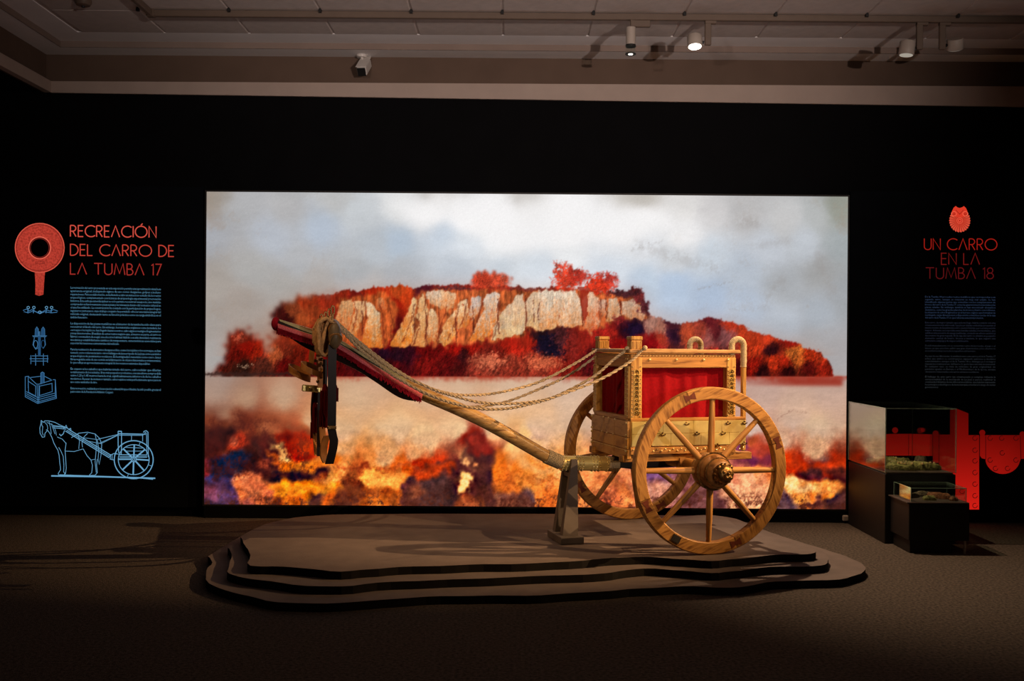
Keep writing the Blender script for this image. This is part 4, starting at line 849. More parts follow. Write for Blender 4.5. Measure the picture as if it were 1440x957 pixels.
for vx in (1341.5, 1357.5):
    pr.line(arc(vx, 300.5, 3.6, 3.2, 0, 360, 14)[:-1], 1.0, s2l((240, 96, 70)), True); pr.line(arc(vx, 300.5, 1.6, 1.5, 0, 360, 8)[:-1], .8, s2l((140, 26, 18)), True)
pr.line(arc(cx_, cy_, 4, 4, 0, 360, 16)[:-1], .8, s2l((236, 90, 64)), True); pr.line(arc(cx_, cy_, 2, 2, 0, 360, 10)[:-1], 1.2, s2l((236, 80, 56)), True)
pr.line([(1344, 295), (1349.5, 301), (1355, 295)], .9, s2l((140, 26, 18)))
pr.build('emblem_lines', 'panel_print', pr_)
# red bronze-fitting graphic low on the panel
def rz(pts): return [(1180 + x / 3.988, 550 + yy / 3.988) for x, yy in pts]
def redc(p):  # uneven backlight put into the red, brighter downwards and dimmer to the right
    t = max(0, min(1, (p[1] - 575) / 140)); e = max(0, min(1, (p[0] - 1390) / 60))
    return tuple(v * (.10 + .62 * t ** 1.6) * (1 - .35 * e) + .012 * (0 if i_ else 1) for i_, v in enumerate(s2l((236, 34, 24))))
pr = Print(FR)
bands = [[(258,240),(300,238),(300,360),(258,360)], [(300,238),(400,238),(400,360),(300,360)], [(400,238),(525,240),(525,362),(400,360)], [(525,240),(560,240),(560,400),(525,400)], [(560,242),(640,242),(640,470),(560,470)]]
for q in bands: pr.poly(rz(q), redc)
for y0_, y1_ in ((95, 245), (245, 380), (380, 520), (520, 662)):
    xr0 = 725 if y1_ <= 245 else 785
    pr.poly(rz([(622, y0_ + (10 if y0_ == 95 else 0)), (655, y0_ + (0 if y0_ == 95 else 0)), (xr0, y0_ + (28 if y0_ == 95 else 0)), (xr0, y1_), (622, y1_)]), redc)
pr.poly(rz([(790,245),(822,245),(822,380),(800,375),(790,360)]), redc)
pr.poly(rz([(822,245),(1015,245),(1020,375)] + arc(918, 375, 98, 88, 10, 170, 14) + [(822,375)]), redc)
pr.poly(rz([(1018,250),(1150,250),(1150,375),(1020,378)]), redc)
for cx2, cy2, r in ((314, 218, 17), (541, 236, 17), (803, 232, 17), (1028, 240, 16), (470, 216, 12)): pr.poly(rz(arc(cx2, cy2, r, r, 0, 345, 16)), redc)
pr.build('fitting_graphic', 'panel_print', pr_)
DR = s2l((52, 6, 6))
for cx2, cy2 in ((847, 262), (912, 262), (992, 262), (915, 345), (847, 385), (992, 385), (877, 432), (945, 432), (762, 262), (762, 330), (762, 390), (762, 455), (762, 520), (762, 585), (762, 640), (640, 520), (690, 560)):
    pr = Print(FR - .002); pr.line(rz(arc(cx2, cy2, 13, 13, 0, 300, 12)), .9, DR); pr.build('rivet_mark', 'panel_print', pr_)
for pts in ([(788,250),(788,378)], [(822,245),(822,380)], [(1016,250),(1020,380)], [(525,240),(525,400)], [(560,242),(560,400)], [(390,240),(390,360)]):
    pr = Print(FR - .002); pr.line(rz(pts), .9, DR); pr.build('joint_mark', 'panel_print', pr_)

# ---------------------------------------------------------------- stepped platform (three contour layers)
def contour(pts, z): return [(q[0], min(q[1], 8.56)) for q in (Z(x, y, z) for x, y in pts)]
def wob(poly, amp=.012, n=3):
    pts = smooth_path([(x, y, 0) for x, y in poly] + [(poly[0][0], poly[0][1], 0)], n)[:-1]
    return [(p.x + amp * math.sin(i * 2.1) * .5, p.y + amp * math.sin(i * 1.3 + 1)) for i, p in enumerate(pts)]
plat = empty('stepped_platform', (0.2, 7.0, 0), label='low dark three-layer platform with wavy contour edges carrying the chariot', cat='platform')
back = [(1000, 724), (960, 724.5), (880, 723), (800, 722.5), (700, 722), (600, 722), (520, 722.5), (450, 724), (400, 730), (360, 742)]
L1 = [(338, 755), (346, 768), (352, 780), (352, 795), (400, 796), (440, 800), (480, 803), (520, 800), (560, 797), (620, 795), (680, 793), (740, 792), (800, 789), (850, 785), (880, 783), (920, 783), (960, 786), (1000, 788), (1030, 786), (1060, 783), (1100, 779), (1135, 779), (1146, 776), (1143, 773), (1110, 762), (1075, 752), (1045, 742), (1028, 734), (1020, 727)] + back
L2 = [(320, 770), (326, 778), (322, 795), (322, 806), (345, 812), (380, 817), (430, 823), (480, 824), (530, 819), (590, 816), (650, 814), (720, 811), (800, 808), (850, 806), (880, 801), (920, 799), (960, 802), (1000, 805), (1030, 803), (1060, 799), (1100, 796), (1140, 796), (1160, 793), (1165, 786), (1158, 776), (1130, 764), (1095, 752), (1060, 740), (1035, 729)] + back
L3 = [(292, 782), (299, 790), (290, 802), (294, 820), (320, 830), (350, 838), (390, 846), (440, 848), (500, 846), (560, 841), (620, 838), (680, 837), (740, 837), (800, 834), (860, 830), (900, 827), (960, 824), (1000, 825), (1030, 826), (1060, 822), (1090, 817), (1130, 816), (1180, 814), (1205, 808), (1217, 800), (1212, 792), (1190, 782), (1160, 772), (1120, 760), (1075, 745), (1040, 731)] + back
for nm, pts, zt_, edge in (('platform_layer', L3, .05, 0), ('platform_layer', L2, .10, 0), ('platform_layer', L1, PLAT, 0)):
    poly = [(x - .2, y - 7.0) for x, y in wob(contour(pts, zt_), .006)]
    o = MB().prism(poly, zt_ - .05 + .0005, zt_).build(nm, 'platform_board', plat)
    o.data.materials.append(MATS['platform_edge_shade'])
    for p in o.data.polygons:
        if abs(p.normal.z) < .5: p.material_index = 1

# ---------------------------------------------------------------- chariot
ch = empty('chariot', tuple(ORG), TH, label='replica wooden chariot with two spoked wheels, red curtains and brass fittings', cat='chariot')
R_W, HUBZ, TRK = 0.556, 0.556, 0.672
RIM_I, RIM_T = .474, .062
# wheel: four felloes, eight spokes, hub, keys
def wheel(y, side, spin):
    wh = empty('wheel', (0, y, HUBZ), parent=ch)
    fm = MB(); n = 20
    for i in range(n + 1):
        a_ = math.radians(.25 + 89.5 * i / n); c_, s_ = math.cos(a_), math.sin(a_)
        for r_, yy in ((RIM_I, -RIM_T / 2 + .005), (RIM_I + .006, -RIM_T / 2), (R_W - .007, -RIM_T / 2), (R_W, -RIM_T / 2 + .007), (R_W, RIM_T / 2 - .007), (R_W - .007, RIM_T / 2), (RIM_I + .006, RIM_T / 2), (RIM_I, RIM_T / 2 - .005)):
            fm.v.append((r_ * c_, yy, r_ * s_))
    for i in range(n):
        for k in range(8): fm.f.append((i * 8 + k, i * 8 + (k + 1) % 8, i * 8 + 8 + (k + 1) % 8, i * 8 + 8 + k))
    fm.f.append(tuple(reversed(range(8)))); fm.f.append(tuple(n * 8 + k for k in range(8)))
    f0 = fm.build('felloe', 'oak_rim', wh, True)
    sp = MB().tube([(.10, 0, 0), (.16, 0, 0), (.30, 0, 0), (RIM_I - .05, 0, 0), (RIM_I + .008, 0, 0)], [.023, .0225, .0215, .0185, .017], 12).build('spoke', 'oak_x', wh, True)
    kw, kh = .042, .040
    key = MB(); yk = -RIM_T / 2
    kp = [(-kh, kw), (-kh, -kw), (0, -kw * .45), (kh, -kw), (kh, kw), (0, kw * .45)]
    key.v = [(RIM_I + .042 + x * .62, yk - .0015, z) for x, z in [(p[1], p[0]) for p in kp]] + [(RIM_I + .042 + x * .62, yk + .012, z) for x, z in [(p[1], p[0]) for p in kp]]
    key.f = [tuple(range(6)), tuple(reversed(range(6, 12)))] + [(i, i + 6, (i + 1) % 6 + 6, (i + 1) % 6) for i in range(6)]
    k0 = key.build('butterfly_key', 'walnut_key', wh)
    for i in range(4):
        f = f0 if i == 0 else clone(f0); f.rotation_euler = (0, -math.radians(90 * i + 20 + spin), 0)
        kk = k0 if i == 0 else clone(k0); kk.rotation_euler = (0, -math.radians(90 * i + (20, 109, 205, 291 - 1)[i] - 90 * i + spin), 0)
    for i in range(8):
        s_ = sp if i == 0 else clone(sp); s_.rotation_euler = (0, -math.radians(45 * i - 1.2 + spin), 0)
    sg = -1 if side < 0 else 1
    prof = [(.07, .14), (.085, .12), (.095, .07), (.118, .045), (.125, .0), (.122, -.045), (.110, -.06), (.112, -.075), (.098, -.10), (.090, -.115), (.094, -.125), (.086, -.145), (.070, -.155), (.062, -.16)]
    hb = MB().lathe([(r_, h * -sg) for r_, h in (prof if sg < 0 else prof)], 'Y').build('hub', 'hub_wood', wh, True)
    for yy in (-.05, -.118):
        rr_ = .124 if yy == -.05 else .096
        MB().tube([(rr_ * math.cos(t * math.pi / 16), yy * -sg, rr_ * math.sin(t * math.pi / 16)) for t in range(32)], .005, 6, True).build('hub_ring', 'bronze_dark', wh, True)
    if side < 0:                                                # lion-head axle cap on the outer side
        cap = MB(); cap.lathe([(.062, -.155), (.066, -.17), (.064, -.195), (.055, -.215), (.038, -.228), (.012, -.234)], 'Y', n=20)
        cap.ball((0, -.228, -.012), .030, 12, 8, (1.0, 1.1, .8))
        for sx in (-1, 1):
            cap.ball((sx * .042, -.195, .045), .017, 10, 6); cap.ball((sx * .022, -.228, .018), .011, 8, 6); cap.ball((sx * .014, -.252, -.016), .012, 8, 6)
        cap.ball((0, -.247, .006), .010, 8, 6, (1, 1.3, 1.6))
        for t in range(14):
            an = 2 * math.pi * t / 14; cap.ball((.060 * math.cos(an), -.183, .060 * math.sin(an)), .014, 8, 5)
        tag(cap.build('axle_cap', 'bronze_dark', wh, True), 'dark bronze lion-head axle cap')
        pa = math.radians(239); MB().box(((RIM_I + .035) * math.cos(pa), -.005, (RIM_I + .035) * math.sin(pa)), (.045, RIM_T + .006, .06), Matrix.Rotation(-pa, 3, 'Y')).build('rim_clamp', 'iron_black', wh)
    return wh
wheel(-TRK, -1, 0.0); wheel(TRK, 1, 9.0)
MB().cyl((0, -TRK + .1, HUBZ), (0, TRK - .1, HUBZ), .042, None, 14).build('axle', 'oak_y', ch, True)
# box
XF, XB, YB = -.440, .362, .35
BOT, TOP = .632, 1.33
bx = empty('box', (0, 0, 0), parent=ch)
def B(c, d, name, mat, bev=.004, rot=None): return MB().box(c, d, rot, bev).build(name, mat, bx)
PW = .088
for sy in (-1, 1):
    yb = sy * (YB - .03)
    B((XF + .042, yb, (BOT + 1.30) / 2), (.084, .06, 1.30 - BOT), 'corner_post', 'oak_z')
    B((XB - .035, yb, (BOT + 1.30) / 2), (.07, .06, 1.30 - BOT), 'corner_post', 'oak_z')
    B(((XF + XB) / 2, yb - sy * .002, 1.277), (XB - XF - .004, .056, .096), 'side_beam', 'oak_x')
    B(((XF + XB) / 2, yb + sy * .004, BOT + .025), (XB - XF, .062, .05), 'side_sill', 'oak_x')
    B(((XF + XB) / 2 + .005, sy * (YB - .02), 1.343), (XB - XF + .045, .075, .026), 'top_rail', 'rail_wood', .006)
    B(((XF + XB) / 2 + .05, sy * (YB - .06), BOT - .028), (XB - XF + .19, .07, .05), 'floor_beam', 'oak_x')
    # fluted front finials
    fx, fy = XF + .045, sy * (YB - .045)
    fm = MB().box((fx, fy, 1.386), (.076, .076, .062)); fm.box((fx, fy, 1.4325), (.088, .088, .028), bev=.006)
    for t in range(5):
        for q in (-1, 1):
            fm.box((fx - .028 + .014 * t, fy + q * .039, 1.386), (.008, .006, .05)); fm.box((fx + q * .039, fy - .028 + .014 * t, 1.386), (.006, .008, .05))
    fm.build('finial', 'oak_z', bx)
B((XF + .03, 0, 1.277), (.058, 2 * YB - .12, .094), 'front_beam', 'oak_y')
B((XF + .02, 0, 1.343), (.075, 2 * YB - .02, .026), 'top_rail', 'rail_wood', .006)
B(((XF + XB) / 2, 0, BOT + .01), (XB - XF - .02, 2 * YB - .06, .03), 'floor_boards', 'oak_x')
# front panels: three rows of boards; row heights
rows = [(.862, .752, 'rail_wood'), (.750, .672, 'oak_front'), (.670, BOT - .03, 'oak_front')]
for zt_, zb_, mt in rows:
    for yy0, yy1 in ((-.345, -.11), (-.108, .09), (.092, .345)):
        B((XF - .006, (yy0 + yy1) / 2, (zt_ + zb_) / 2), (.03, yy1 - yy0, zt_ - zb_), 'front_board', mt, .003)
B((XF + .012, 0, .878), (.05, 2 * YB - .1, .032), 'front_ledge', 'oak_y')
for sy in (-1, 1): B((XF + .012, sy * (YB - .048), 1.06), (.05, .07, .36), 'front_stile', 'oak_z')
# studs on the front
st = MB()
for z_ in (.85, .766, .738, .684, .656):
    for yy in (-.33, .33): st.dome((XF - .021, yy, z_), (-1, 0, 0), .010, .012)
for z_ in np.arange(.90, 1.31, .030):
    for yy in (-.325, .325, -.29, .29): st.dome((XF - .013, yy, z_), (-1, 0, 0), .0055, .007)
for yy in np.arange(-.31, .32, .026):
    st.dome((XF - .001, yy, 1.312), (-1, 0, 0), .005, .006); st.dome((XF - .021, yy, .662), (-1, 0, 0), .0045, .005)
for yy in (-.12, .1, 0): st.dome((XF - .021, yy, .86), (-1, 0, 0), .009); st.dome((XF - .021, yy + .03, .751), (-1, 0, 0), .008)
tag(st.build('front_studs', 'brass_stud', bx), kind='stuff')
# curtains
def curtain(p0, du, wd, hh, nrm, amp, folds, name, seed):
    rng = random.Random(seed); nu, nv = 60, 26; m_ = MB(); du, nrm = Vector(du), Vector(nrm); p0 = Vector(p0)
    ph = [rng.uniform(0, 6.28) for _ in range(4)]
    for j in range(nv + 1):
        v_ = j / nv
        for i in range(nu + 1):
            u_ = i / nu
            x = u_ * folds * 2 * math.pi
            d = amp * (math.sin(x + ph[0] + .5 * math.sin(v_ * 2.4 + ph[1])) * (.55 + .45 * v_) + .45 * math.sin(1.9 * x + ph[2] + v_ * 1.3) + .25 * math.sin(3.3 * x + ph[3] - v_))
            m_.v.append(tuple(p0 + du * (u_ * wd) + Vector((0, 0, -v_ * hh)) + nrm * d))
    for j in range(nv):
        for i in range(nu):
            a_ = j * (nu + 1) + i; m_.f.append((a_, a_ + nu + 1, a_ + nu + 2, a_ + 1))
    o = m_.build(name, 'red_cloth', bx, True)
    md = o.modifiers.new('thickness', 'SOLIDIFY'); md.thickness = .004
    return o
for sy in (-1, 1): curtain((XF + .06, sy * (YB - .062), 1.245), (1, 0, 0), XB - XF - (.045 if sy < 0 else .0) - .06, .39, (0, 1, 0), .010, 2.6, 'curtain', 3 + sy)
curtain((XF + .035, -YB + .07, 1.232), (0, 1, 0), 2 * YB - .14, .36, (1, 0, 0), .011, 3.2, 'curtain', 9)
# near/far side: brass plates, hooks, studs, openwork strips
for sy in (-1, 1):
    yo = sy * (YB + .001); nn = (0, sy, 0)
    B(((XF + XB) / 2 + .02, sy * (YB - .03), .78), (XB - XF + .03, .05, .20), 'side_backing', 'oak_x')
    B(((XF + XB) / 2 + .04, sy * (YB - .012), .872), (XB - XF + .08, .03, .022), 'side_ledge', 'oak_x')
    xs = [(-.43, -.20), (-.198, 0.03), (.032, .25), (.252, .44)]
    for r_, (zt_, zb_) in enumerate(((.860, .775), (.773, .690))):
        for i, (xa, xb) in enumerate(xs):
            sh = .06 if r_ and i not in (0,) else 0; sh2 = .06 if r_ and i != 3 else 0
            MB().box(((xa + sh + xb + sh2) / 2, yo, (zt_ + zb_) / 2), (xb + sh2 - xa - sh + .001, .008, zt_ - zb_), Matrix.Rotation(random.uniform(-.02, .02), 3, 'X'), .0015).build('brass_plate', 'brass', bx)
    hk = MB()
    for hx, hz in ((-.32, .845), (-.02, .845), (.30, .845), (.43, .845), (-.20, .775), (.06, .775), (.26, .775), (-.30, .70), (0, .70), (.22, .69), (.43, .70)):
        hk.tube([(hx + .018 * math.cos(t), yo + sy * .008, hz + .012 * math.sin(t)) for t in np.linspace(math.pi * 1.05, math.pi * 1.95, 6)], .004, 5); hk.dome((hx, yo + sy * .004, hz + .006), nn, .007)
    tag(hk.build('hooks', 'bronze_dark', bx), kind='stuff')
    st = MB()
    for x_ in np.arange(XF + .02, XB, .024): st.dome((x_, yo - sy * .001, 1.312), nn, .0055, .007)
    for x_ in np.arange(XF + .02, .44, .030): st.dome((x_, yo + sy * .004, .668 - .012 * (int(round(x_ / .030)) % 2)), nn, .007, .008)
    for z_ in np.arange(.895, 1.25, .0285):
        for x_ in (XF + .012, XF + .072, XB - .060, XB - .012): st.dome((x_, yo - sy * .001, z_), nn, .006, .008)
    for x_, z_ in ((-.10, 1.285), (.11, 1.285), (.30, 1.285), (-.3, 1.285)): st.dome((x_, yo - sy * .002, z_), nn, .011, .01)
    tag(st.build('side_studs', 'brass_stud', bx), kind='stuff')
    for xc, wd in ((XF + .042, .036), (XB - .036, .032)):
        B((xc, yo - sy * .0005, 1.06), (wd, .003, .31), 'openwork_ground', 'recess_black', 0)
        ow = MB()
        for i in range(11):
            zc = .92 + i * .028
            ow.tube([(xc + .0125 * math.cos(t), yo + sy * .003, zc + .0125 * math.sin(t)) for t in np.linspace(0, 2 * math.pi, 9)[:-1]], .0027, 4, True)
            ow.dome((xc, yo + sy * .001, zc), nn, .005, .006, 5)
            for q in (-1, 1): ow.box((xc + q * .010, yo + sy * .003, zc + .014), (.014, .005, .004), Matrix.Rotation(q * .7, 3, 'Y'))
        for q in (-1, 1): ow.box((xc + q * wd / 2, yo + sy * .002, 1.06), (.004, .006, .31))
        tag(ow.build('openwork_strip', 'openwork_bronze', bx), 'pierced bronze strip with small round openings')
# rear rope-wrapped arches
for sy in (-1, 1):
    ya_ = sy * (YB - .02); xa, xb = .338, .432; xc, r_ = (xa + xb) / 2, (xb - xa) / 2
    path = [(xa, ya_, 1.32), (xa, ya_, 1.375)] + [(xc - r_ * math.cos(t), ya_, 1.385 + r_ * math.sin(t)) for t in np.linspace(.1, math.pi - .1, 14)] + [(xb, ya_, 1.36), (xb, ya_, 1.30), (xb, ya_, 1.235)]
    path = smooth_path(path, 4)
    rad = [.0215 + .0012 * math.sin(i * 2.2) for i in range(len(path))]
    MB().tube(path, rad, 12).build('rope_wrapped_arch', 'cord_wrap', bx, True)
    MB().box((xb, ya_, .94), (.034, .034, .60), bev=.008).build('rear_post', 'oak_z', bx)
B((.40, 0, BOT - .026), (.10, 2 * YB - .1, .045), 'tail_beam', 'oak_y')
# undercarriage
for sy in (-1, 1):
    m = MB(); o_ = sy * .30
    poly = [(-.06, .60), (.06, .60), (.05, .50), (-.05, .50)]
    m.v = [(x, o_ - .035, z) for x, z in poly] + [(x, o_ + .035, z) for x, z in poly]
    m.f = [(0, 1, 2, 3), (7, 6, 5, 4), (0, 4, 5, 1), (1, 5, 6, 2), (2, 6, 7, 3), (3, 7, 4, 0)]
    m.build('axle_bracket', 'hub_wood', ch)
m = MB(); poly = [(-.44, .56), (-.40, .60), (.38, .605), (.38, .57), (.10, .50), (-.30, .495), (-.43, .51)]
m.v = [(x, -.045, z) for x, z in poly] + [(x, .045, z) for x, z in poly]; nP = len(poly)
m.f = [tuple(range(nP)), tuple(reversed(range(nP, 2 * nP)))] + [(i, i + nP, (i + 1) % nP + nP, (i + 1) % nP) for i in range(nP)]
m.build('chassis_beam', 'iron_black', ch)
# draught pole
pole_pts = [on_y(868, 651.5, 0), on_y(830, 651, 0), on_y(790, 650, 0), on_y(768, 641, 0), on_y(720, 613.5, 0), on_y(676, 589.5, 0), on_y(634, 570, 0), on_y(594, 553, 0), on_y(560, 536, 0), on_y(528, 518, 0), on_y(500, 500, 0), on_y(478, 486, 0), on_y(455, 475, 0), on_y(425, 465, 0), on_y(395, 456, 0)]
pp = smooth_path(pole_pts, 4)
MB().tube(pp, [.046 + .002 * math.sin(i) * 0 if i < 26 else .046 - .00055 * (i - 26) for i in range(len(pp))], 16).build('draught_pole', 'pole_wood', ch, True)
sl = MB(); s0, s1 = on_y(788, 650.5, 0), on_y(854, 651.5, 0)
sl.tube([s0, s0.lerp(s1, .5), s1], .053, 20); tag(sl.build('pole_sleeve', 'brass', ch, True), 'brass sleeve with rows of studs')
st = MB()
for t in (.02, .10, .30, .37, .44, .66, .73, .80, .97):
    c = s0.lerp(s1, t)
    for i in range(18):
        an = 2 * math.pi * i / 18; nrm_ = Vector((0, math.cos(an), math.sin(an))); st.dome(c + nrm_ * .0525, nrm_, .0065, .007, 5)
tag(st.build('sleeve_studs', 'brass_stud', ch), kind='stuff')
def binding(pa, pb, r0, turns, name='rope_binding'):
    pts = []; pa, pb = Vector(pa), Vector(pb); t_ = (pb - pa).normalized(); e1 = t_.orthogonal().normalized(); e2 = t_.cross(e1)
    for i in range(turns * 14 + 1):
        an = 2 * math.pi * i / 14; c = pa.lerp(pb, i / (turns * 14)); rr_ = r0 + .002 * math.sin(i * .9)
        pts.append(c + e1 * rr_ * math.cos(an) + e2 * rr_ * math.sin(an))
    MB().tube(pts, .0055, 6).build(name, 'cord_wrap', ch, True)
binding(on_y(789, 650, 0), on_y(768, 641, 0), .050, 11); binding(on_y(854, 651.5, 0), on_y(869, 652, 0), .050, 8)
# fringed cover over the fore part of the pole
cov = empty('pole_cover', (0, 0, 0), parent=ch)
def cover(top, bot, n=24):
    """top/bottom outline pixels in the pole's plane; builds body, top strip, pink flank and fringe"""
    tp = smooth_path([on_y(*p, 0) for p in top], 6); bp = smooth_path([on_y(*p, 0) for p in bot], 6)
    def at(path, t):
        x = t * (len(path) - 1); i = min(int(x), len(path) - 2); return path[i].lerp(path[i + 1], x - i)
    T = [at(tp, i / n) for i in range(n + 1)]; Bm = [at(bp, i / n) for i in range(n + 1)]
    body = MB()
    for a_, b_ in zip(T, Bm):
        m_ = a_.lerp(b_, .45)
        for q, hw_ in ((a_.lerp(b_, .12), .050), (m_, .060), (b_, .018)):
            body.v.append((q.x, -hw_, q.z)); body.v.append((q.x, hw_, q.z))
    for i in range(n):
        o = i * 6; p = o + 6
        body.f += [(o, p, p + 2, o + 2), (o + 2, p + 2, p + 4, o + 4), (o + 4, p + 4, p + 5, o + 5), (o + 5, p + 5, p + 3, o + 3), (o + 3, p + 3, p + 1, o + 1), (o + 1, p + 1, p, o)]
    body.f += [(0, 2, 4, 5, 3, 1), tuple(n * 6 + k for k in (1, 3, 5, 4, 2, 0))]
    body.build('cover_body', 'leather_dark', cov, True)
    sp_ = MB()
    for a_, b_ in zip(T, Bm):
        dn = (b_ - a_).normalized()
        for f_, yy in ((-.006, -.022), (-.006, .022), (.032, .062), (.032, -.062)):
            q = a_ + dn * f_; sp_.v.append((q.x, yy, q.z))
    for i in range(n):
        o = i * 4; p = o + 4
        for k in range(4): sp_.f.append((o + k, p + k, p + (k + 1) % 4, o + (k + 1) % 4))
    sp_.f += [(3, 2, 1, 0), tuple(n * 4 + k for k in range(4))]
    sp_.build('cover_spine', 'cover_green', cov)
    for sy in (-1, 1):
        fl = MB(); fr_ = MB(); rng = random.Random(4)
        for i, (a_, b_) in enumerate(zip(T, Bm)):
            dn = (b_ - a_).normalized(); L_ = (b_ - a_).length
            for f_, yy in ((.026, .064), (.044, .074), (.062, .078)):
                q = a_ + dn * f_; fl.v.append((q.x, sy * yy, q.z))
        for i in range(n):
            for k in range(2):
                o = i * 3 + k; f = (o, o + 3, o + 4, o + 1); fl.f.append(f if sy < 0 else f[::-1])
        o_ = fl.build('cover_flank', 'fringe_pink', cov, True); md = o_.modifiers.new('thickness', 'SOLIDIFY'); md.thickness = .004
        for i in range(n * 7):                                   # hanging threads of the fringe
            t = (i + .5) / (n * 7); a_ = at(T, t); b_ = at(Bm, t); dn = (b_ - a_).normalized()
            p_ = a_ + dn * .056; ln = .028 + rng.uniform(-.006, .012)
            fr_.box((p_.x + dn.x * ln / 2, sy * .080, p_.z + dn.z * ln / 2), (.0052, .006, ln), Matrix.Rotation(rng.uniform(-.15, .15) , 3, 'Y'))
        tag(fr_.build('fringe', 'fringe_red', cov), kind='stuff')
cover([(594, 548), (572, 535), (545, 519), (515, 501), (490, 486), (474, 477)], [(588, 564), (562, 559), (530, 538), (505, 522), (485, 512), (470, 505)])
cover([(450, 469), (430, 463), (410, 456), (390, 449)], [(450, 497), (432, 490), (410, 476), (390, 459)])
MB().ball(tuple(on_y(388, 455, 0)), .05, 14, 10, (.6, 1.3, .9)).build('cover_tip', 'fringe_red', cov, True)
# yoke (seen almost end on), terrets and straps
yk = empty('yoke', (0, 0, 0), parent=ch)
yx, yz = on_y(461, 468, 0).x, 1.44
yp = smooth_path([(yx, -.50, yz - .03), (yx, -.40, yz + .03), (yx, -.25, yz + .06), (yx, -.08, yz + .0), (yx, .08, yz), (yx, .25, yz + .06), (yx, .40, yz + .03), (yx, .50, yz - .03)], 5)
MB().tube(yp, [.040] * len(yp), 14).build('yoke_beam', 'hub_wood', yk, True)
def at_yoke(px, py, y): return on_y(px, py, y)
q = at_yoke(471, 472, -.46)
MB().ball((q.x, -.46, q.z), .078, 18, 14, (.52, .75, 1.05)).build('yoke_end', 'leather_olive', yk, True)
q = at_yoke(448, 470, .46); MB().ball((q.x, .46, q.z), .075, 16, 12, (.5, .8, 1.0)).build('yoke_end', 'leather_olive', yk, True)
wr = MB()                                                        # plaited cords lashed over the yoke
rng = random.Random(2)
for i in range(15):
    yy = -.40 + i * .024; c = on_y(458 - .35 * i, 470, yy)
    sw = [c + Vector((rng.uniform(-.01, .01) + .048 * math.cos(t) * (1 + .18 * math.sin(3 * t + i)), rng.uniform(-.006, .006), (.10 if math.sin(t) > 0 else .13) * math.sin(t))) for t in np.linspace(0, 2 * math.pi, 17)[:-1]]
    wr.tube(sw, .012, 7, True)
for i in range(22):                                              # loose cord ends hanging over the near side
    y_ = rng.uniform(-.40, -.12); t0 = rng.uniform(0, 1)
    wr.tube(smooth_path([on_y(466 - 3 * t0, 444 + 4 * t0, y_), on_y(461 - 7 * t0, 456 + 6 * t0, y_ - .02), on_y(457 - 7 * t0 + rng.uniform(-2, 2), 474 + 6 * t0, y_ - .03), on_y(455 - 5 * t0 + rng.uniform(-2, 3), 490 + rng.uniform(-4, 12), y_)], 5), .0085, 6)
wr.build('cord_lashing', 'raffia', yk, True)
for i, (px, py, y_) in enumerate(((452, 447, .30), (463, 440, -.12), (468, 436, -.36), (458, 444, .12))):   # terret rings
    c = on_y(px, py, y_); MB().tube([c + Vector((.010 * math.cos(t), 0, .028 * math.sin(t))) for t in np.linspace(0, 2 * math.pi, 15)[:-1]], .0045, 6, True).tube([c + Vector((0, 0, -.03)), c + Vector((0, 0, -.065))], .007, 6).build('terret_ring', 'bronze_dark', yk, True)
def strap(pxs, y_, half, mat, th=.007, name='harness_strap', wdir=(1, 0, 0)):
    pts = smooth_path([on_y(px, py, y_) for px, py in pxs], 5)
    return MB().strip(pts, Vector(wdir) * half, th).build(name, mat, yk, True)
strap([(467.5, 484), (467, 520), (467, 560), (466.5, 598)], -.44, .026, 'leather_dark', .012)
MB().box(tuple(on_y(466.5, 601, -.44)), (.056, .02, .026), None, .005).build('strap_buckle', 'bronze_dark', yk)
m_ = smooth_path([on_y(px, py, -.44) for px, py in ((466.5, 604), (468, 612), (469.5, 620), (467.5, 634), (463, 652))], 5)
MB().strip(m_, (.026, 0, 0), .014).build('collar_strap', 'leather_dark', yk, True)
m_ = smooth_path([on_y(px, py, -.36) for px, py in ((460, 612), (456, 625), (455, 640), (459, 650))], 5)
MB().strip(m_, (.022, .02, 0), .008).build('collar_lining', 'leather_tan', yk, True)
strap([(449, 548), (448.5, 580), (448, 610), (448, 641)], .05, .011, 'leather_dark', .010)
strap([(444, 600), (444, 615), (445, 630), (446, 640)], .16, .020, 'leather_tan', .006, 'collar_lining', (.9, .3, 0))
strap([(453, 600), (454, 616), (455, 628)], -.10, .022, 'leather_tan', .006, 'collar_lining', (.9, .3, 0))
strap([(443, 548), (441, 575), (442, 602)], .22, .020, 'leather_dark', .010)
strap([(457, 505), (457, 540), (454, 575), (453, 600)], -.2, .013, 'leather_dark', .010)
strap([(439, 492), (438, 505), (437, 516)], .2, .018, 'leather_tan', .010)
strap([(449, 498), (450, 520), (451, 545)], .0, .020, 'leather_tan', .008)
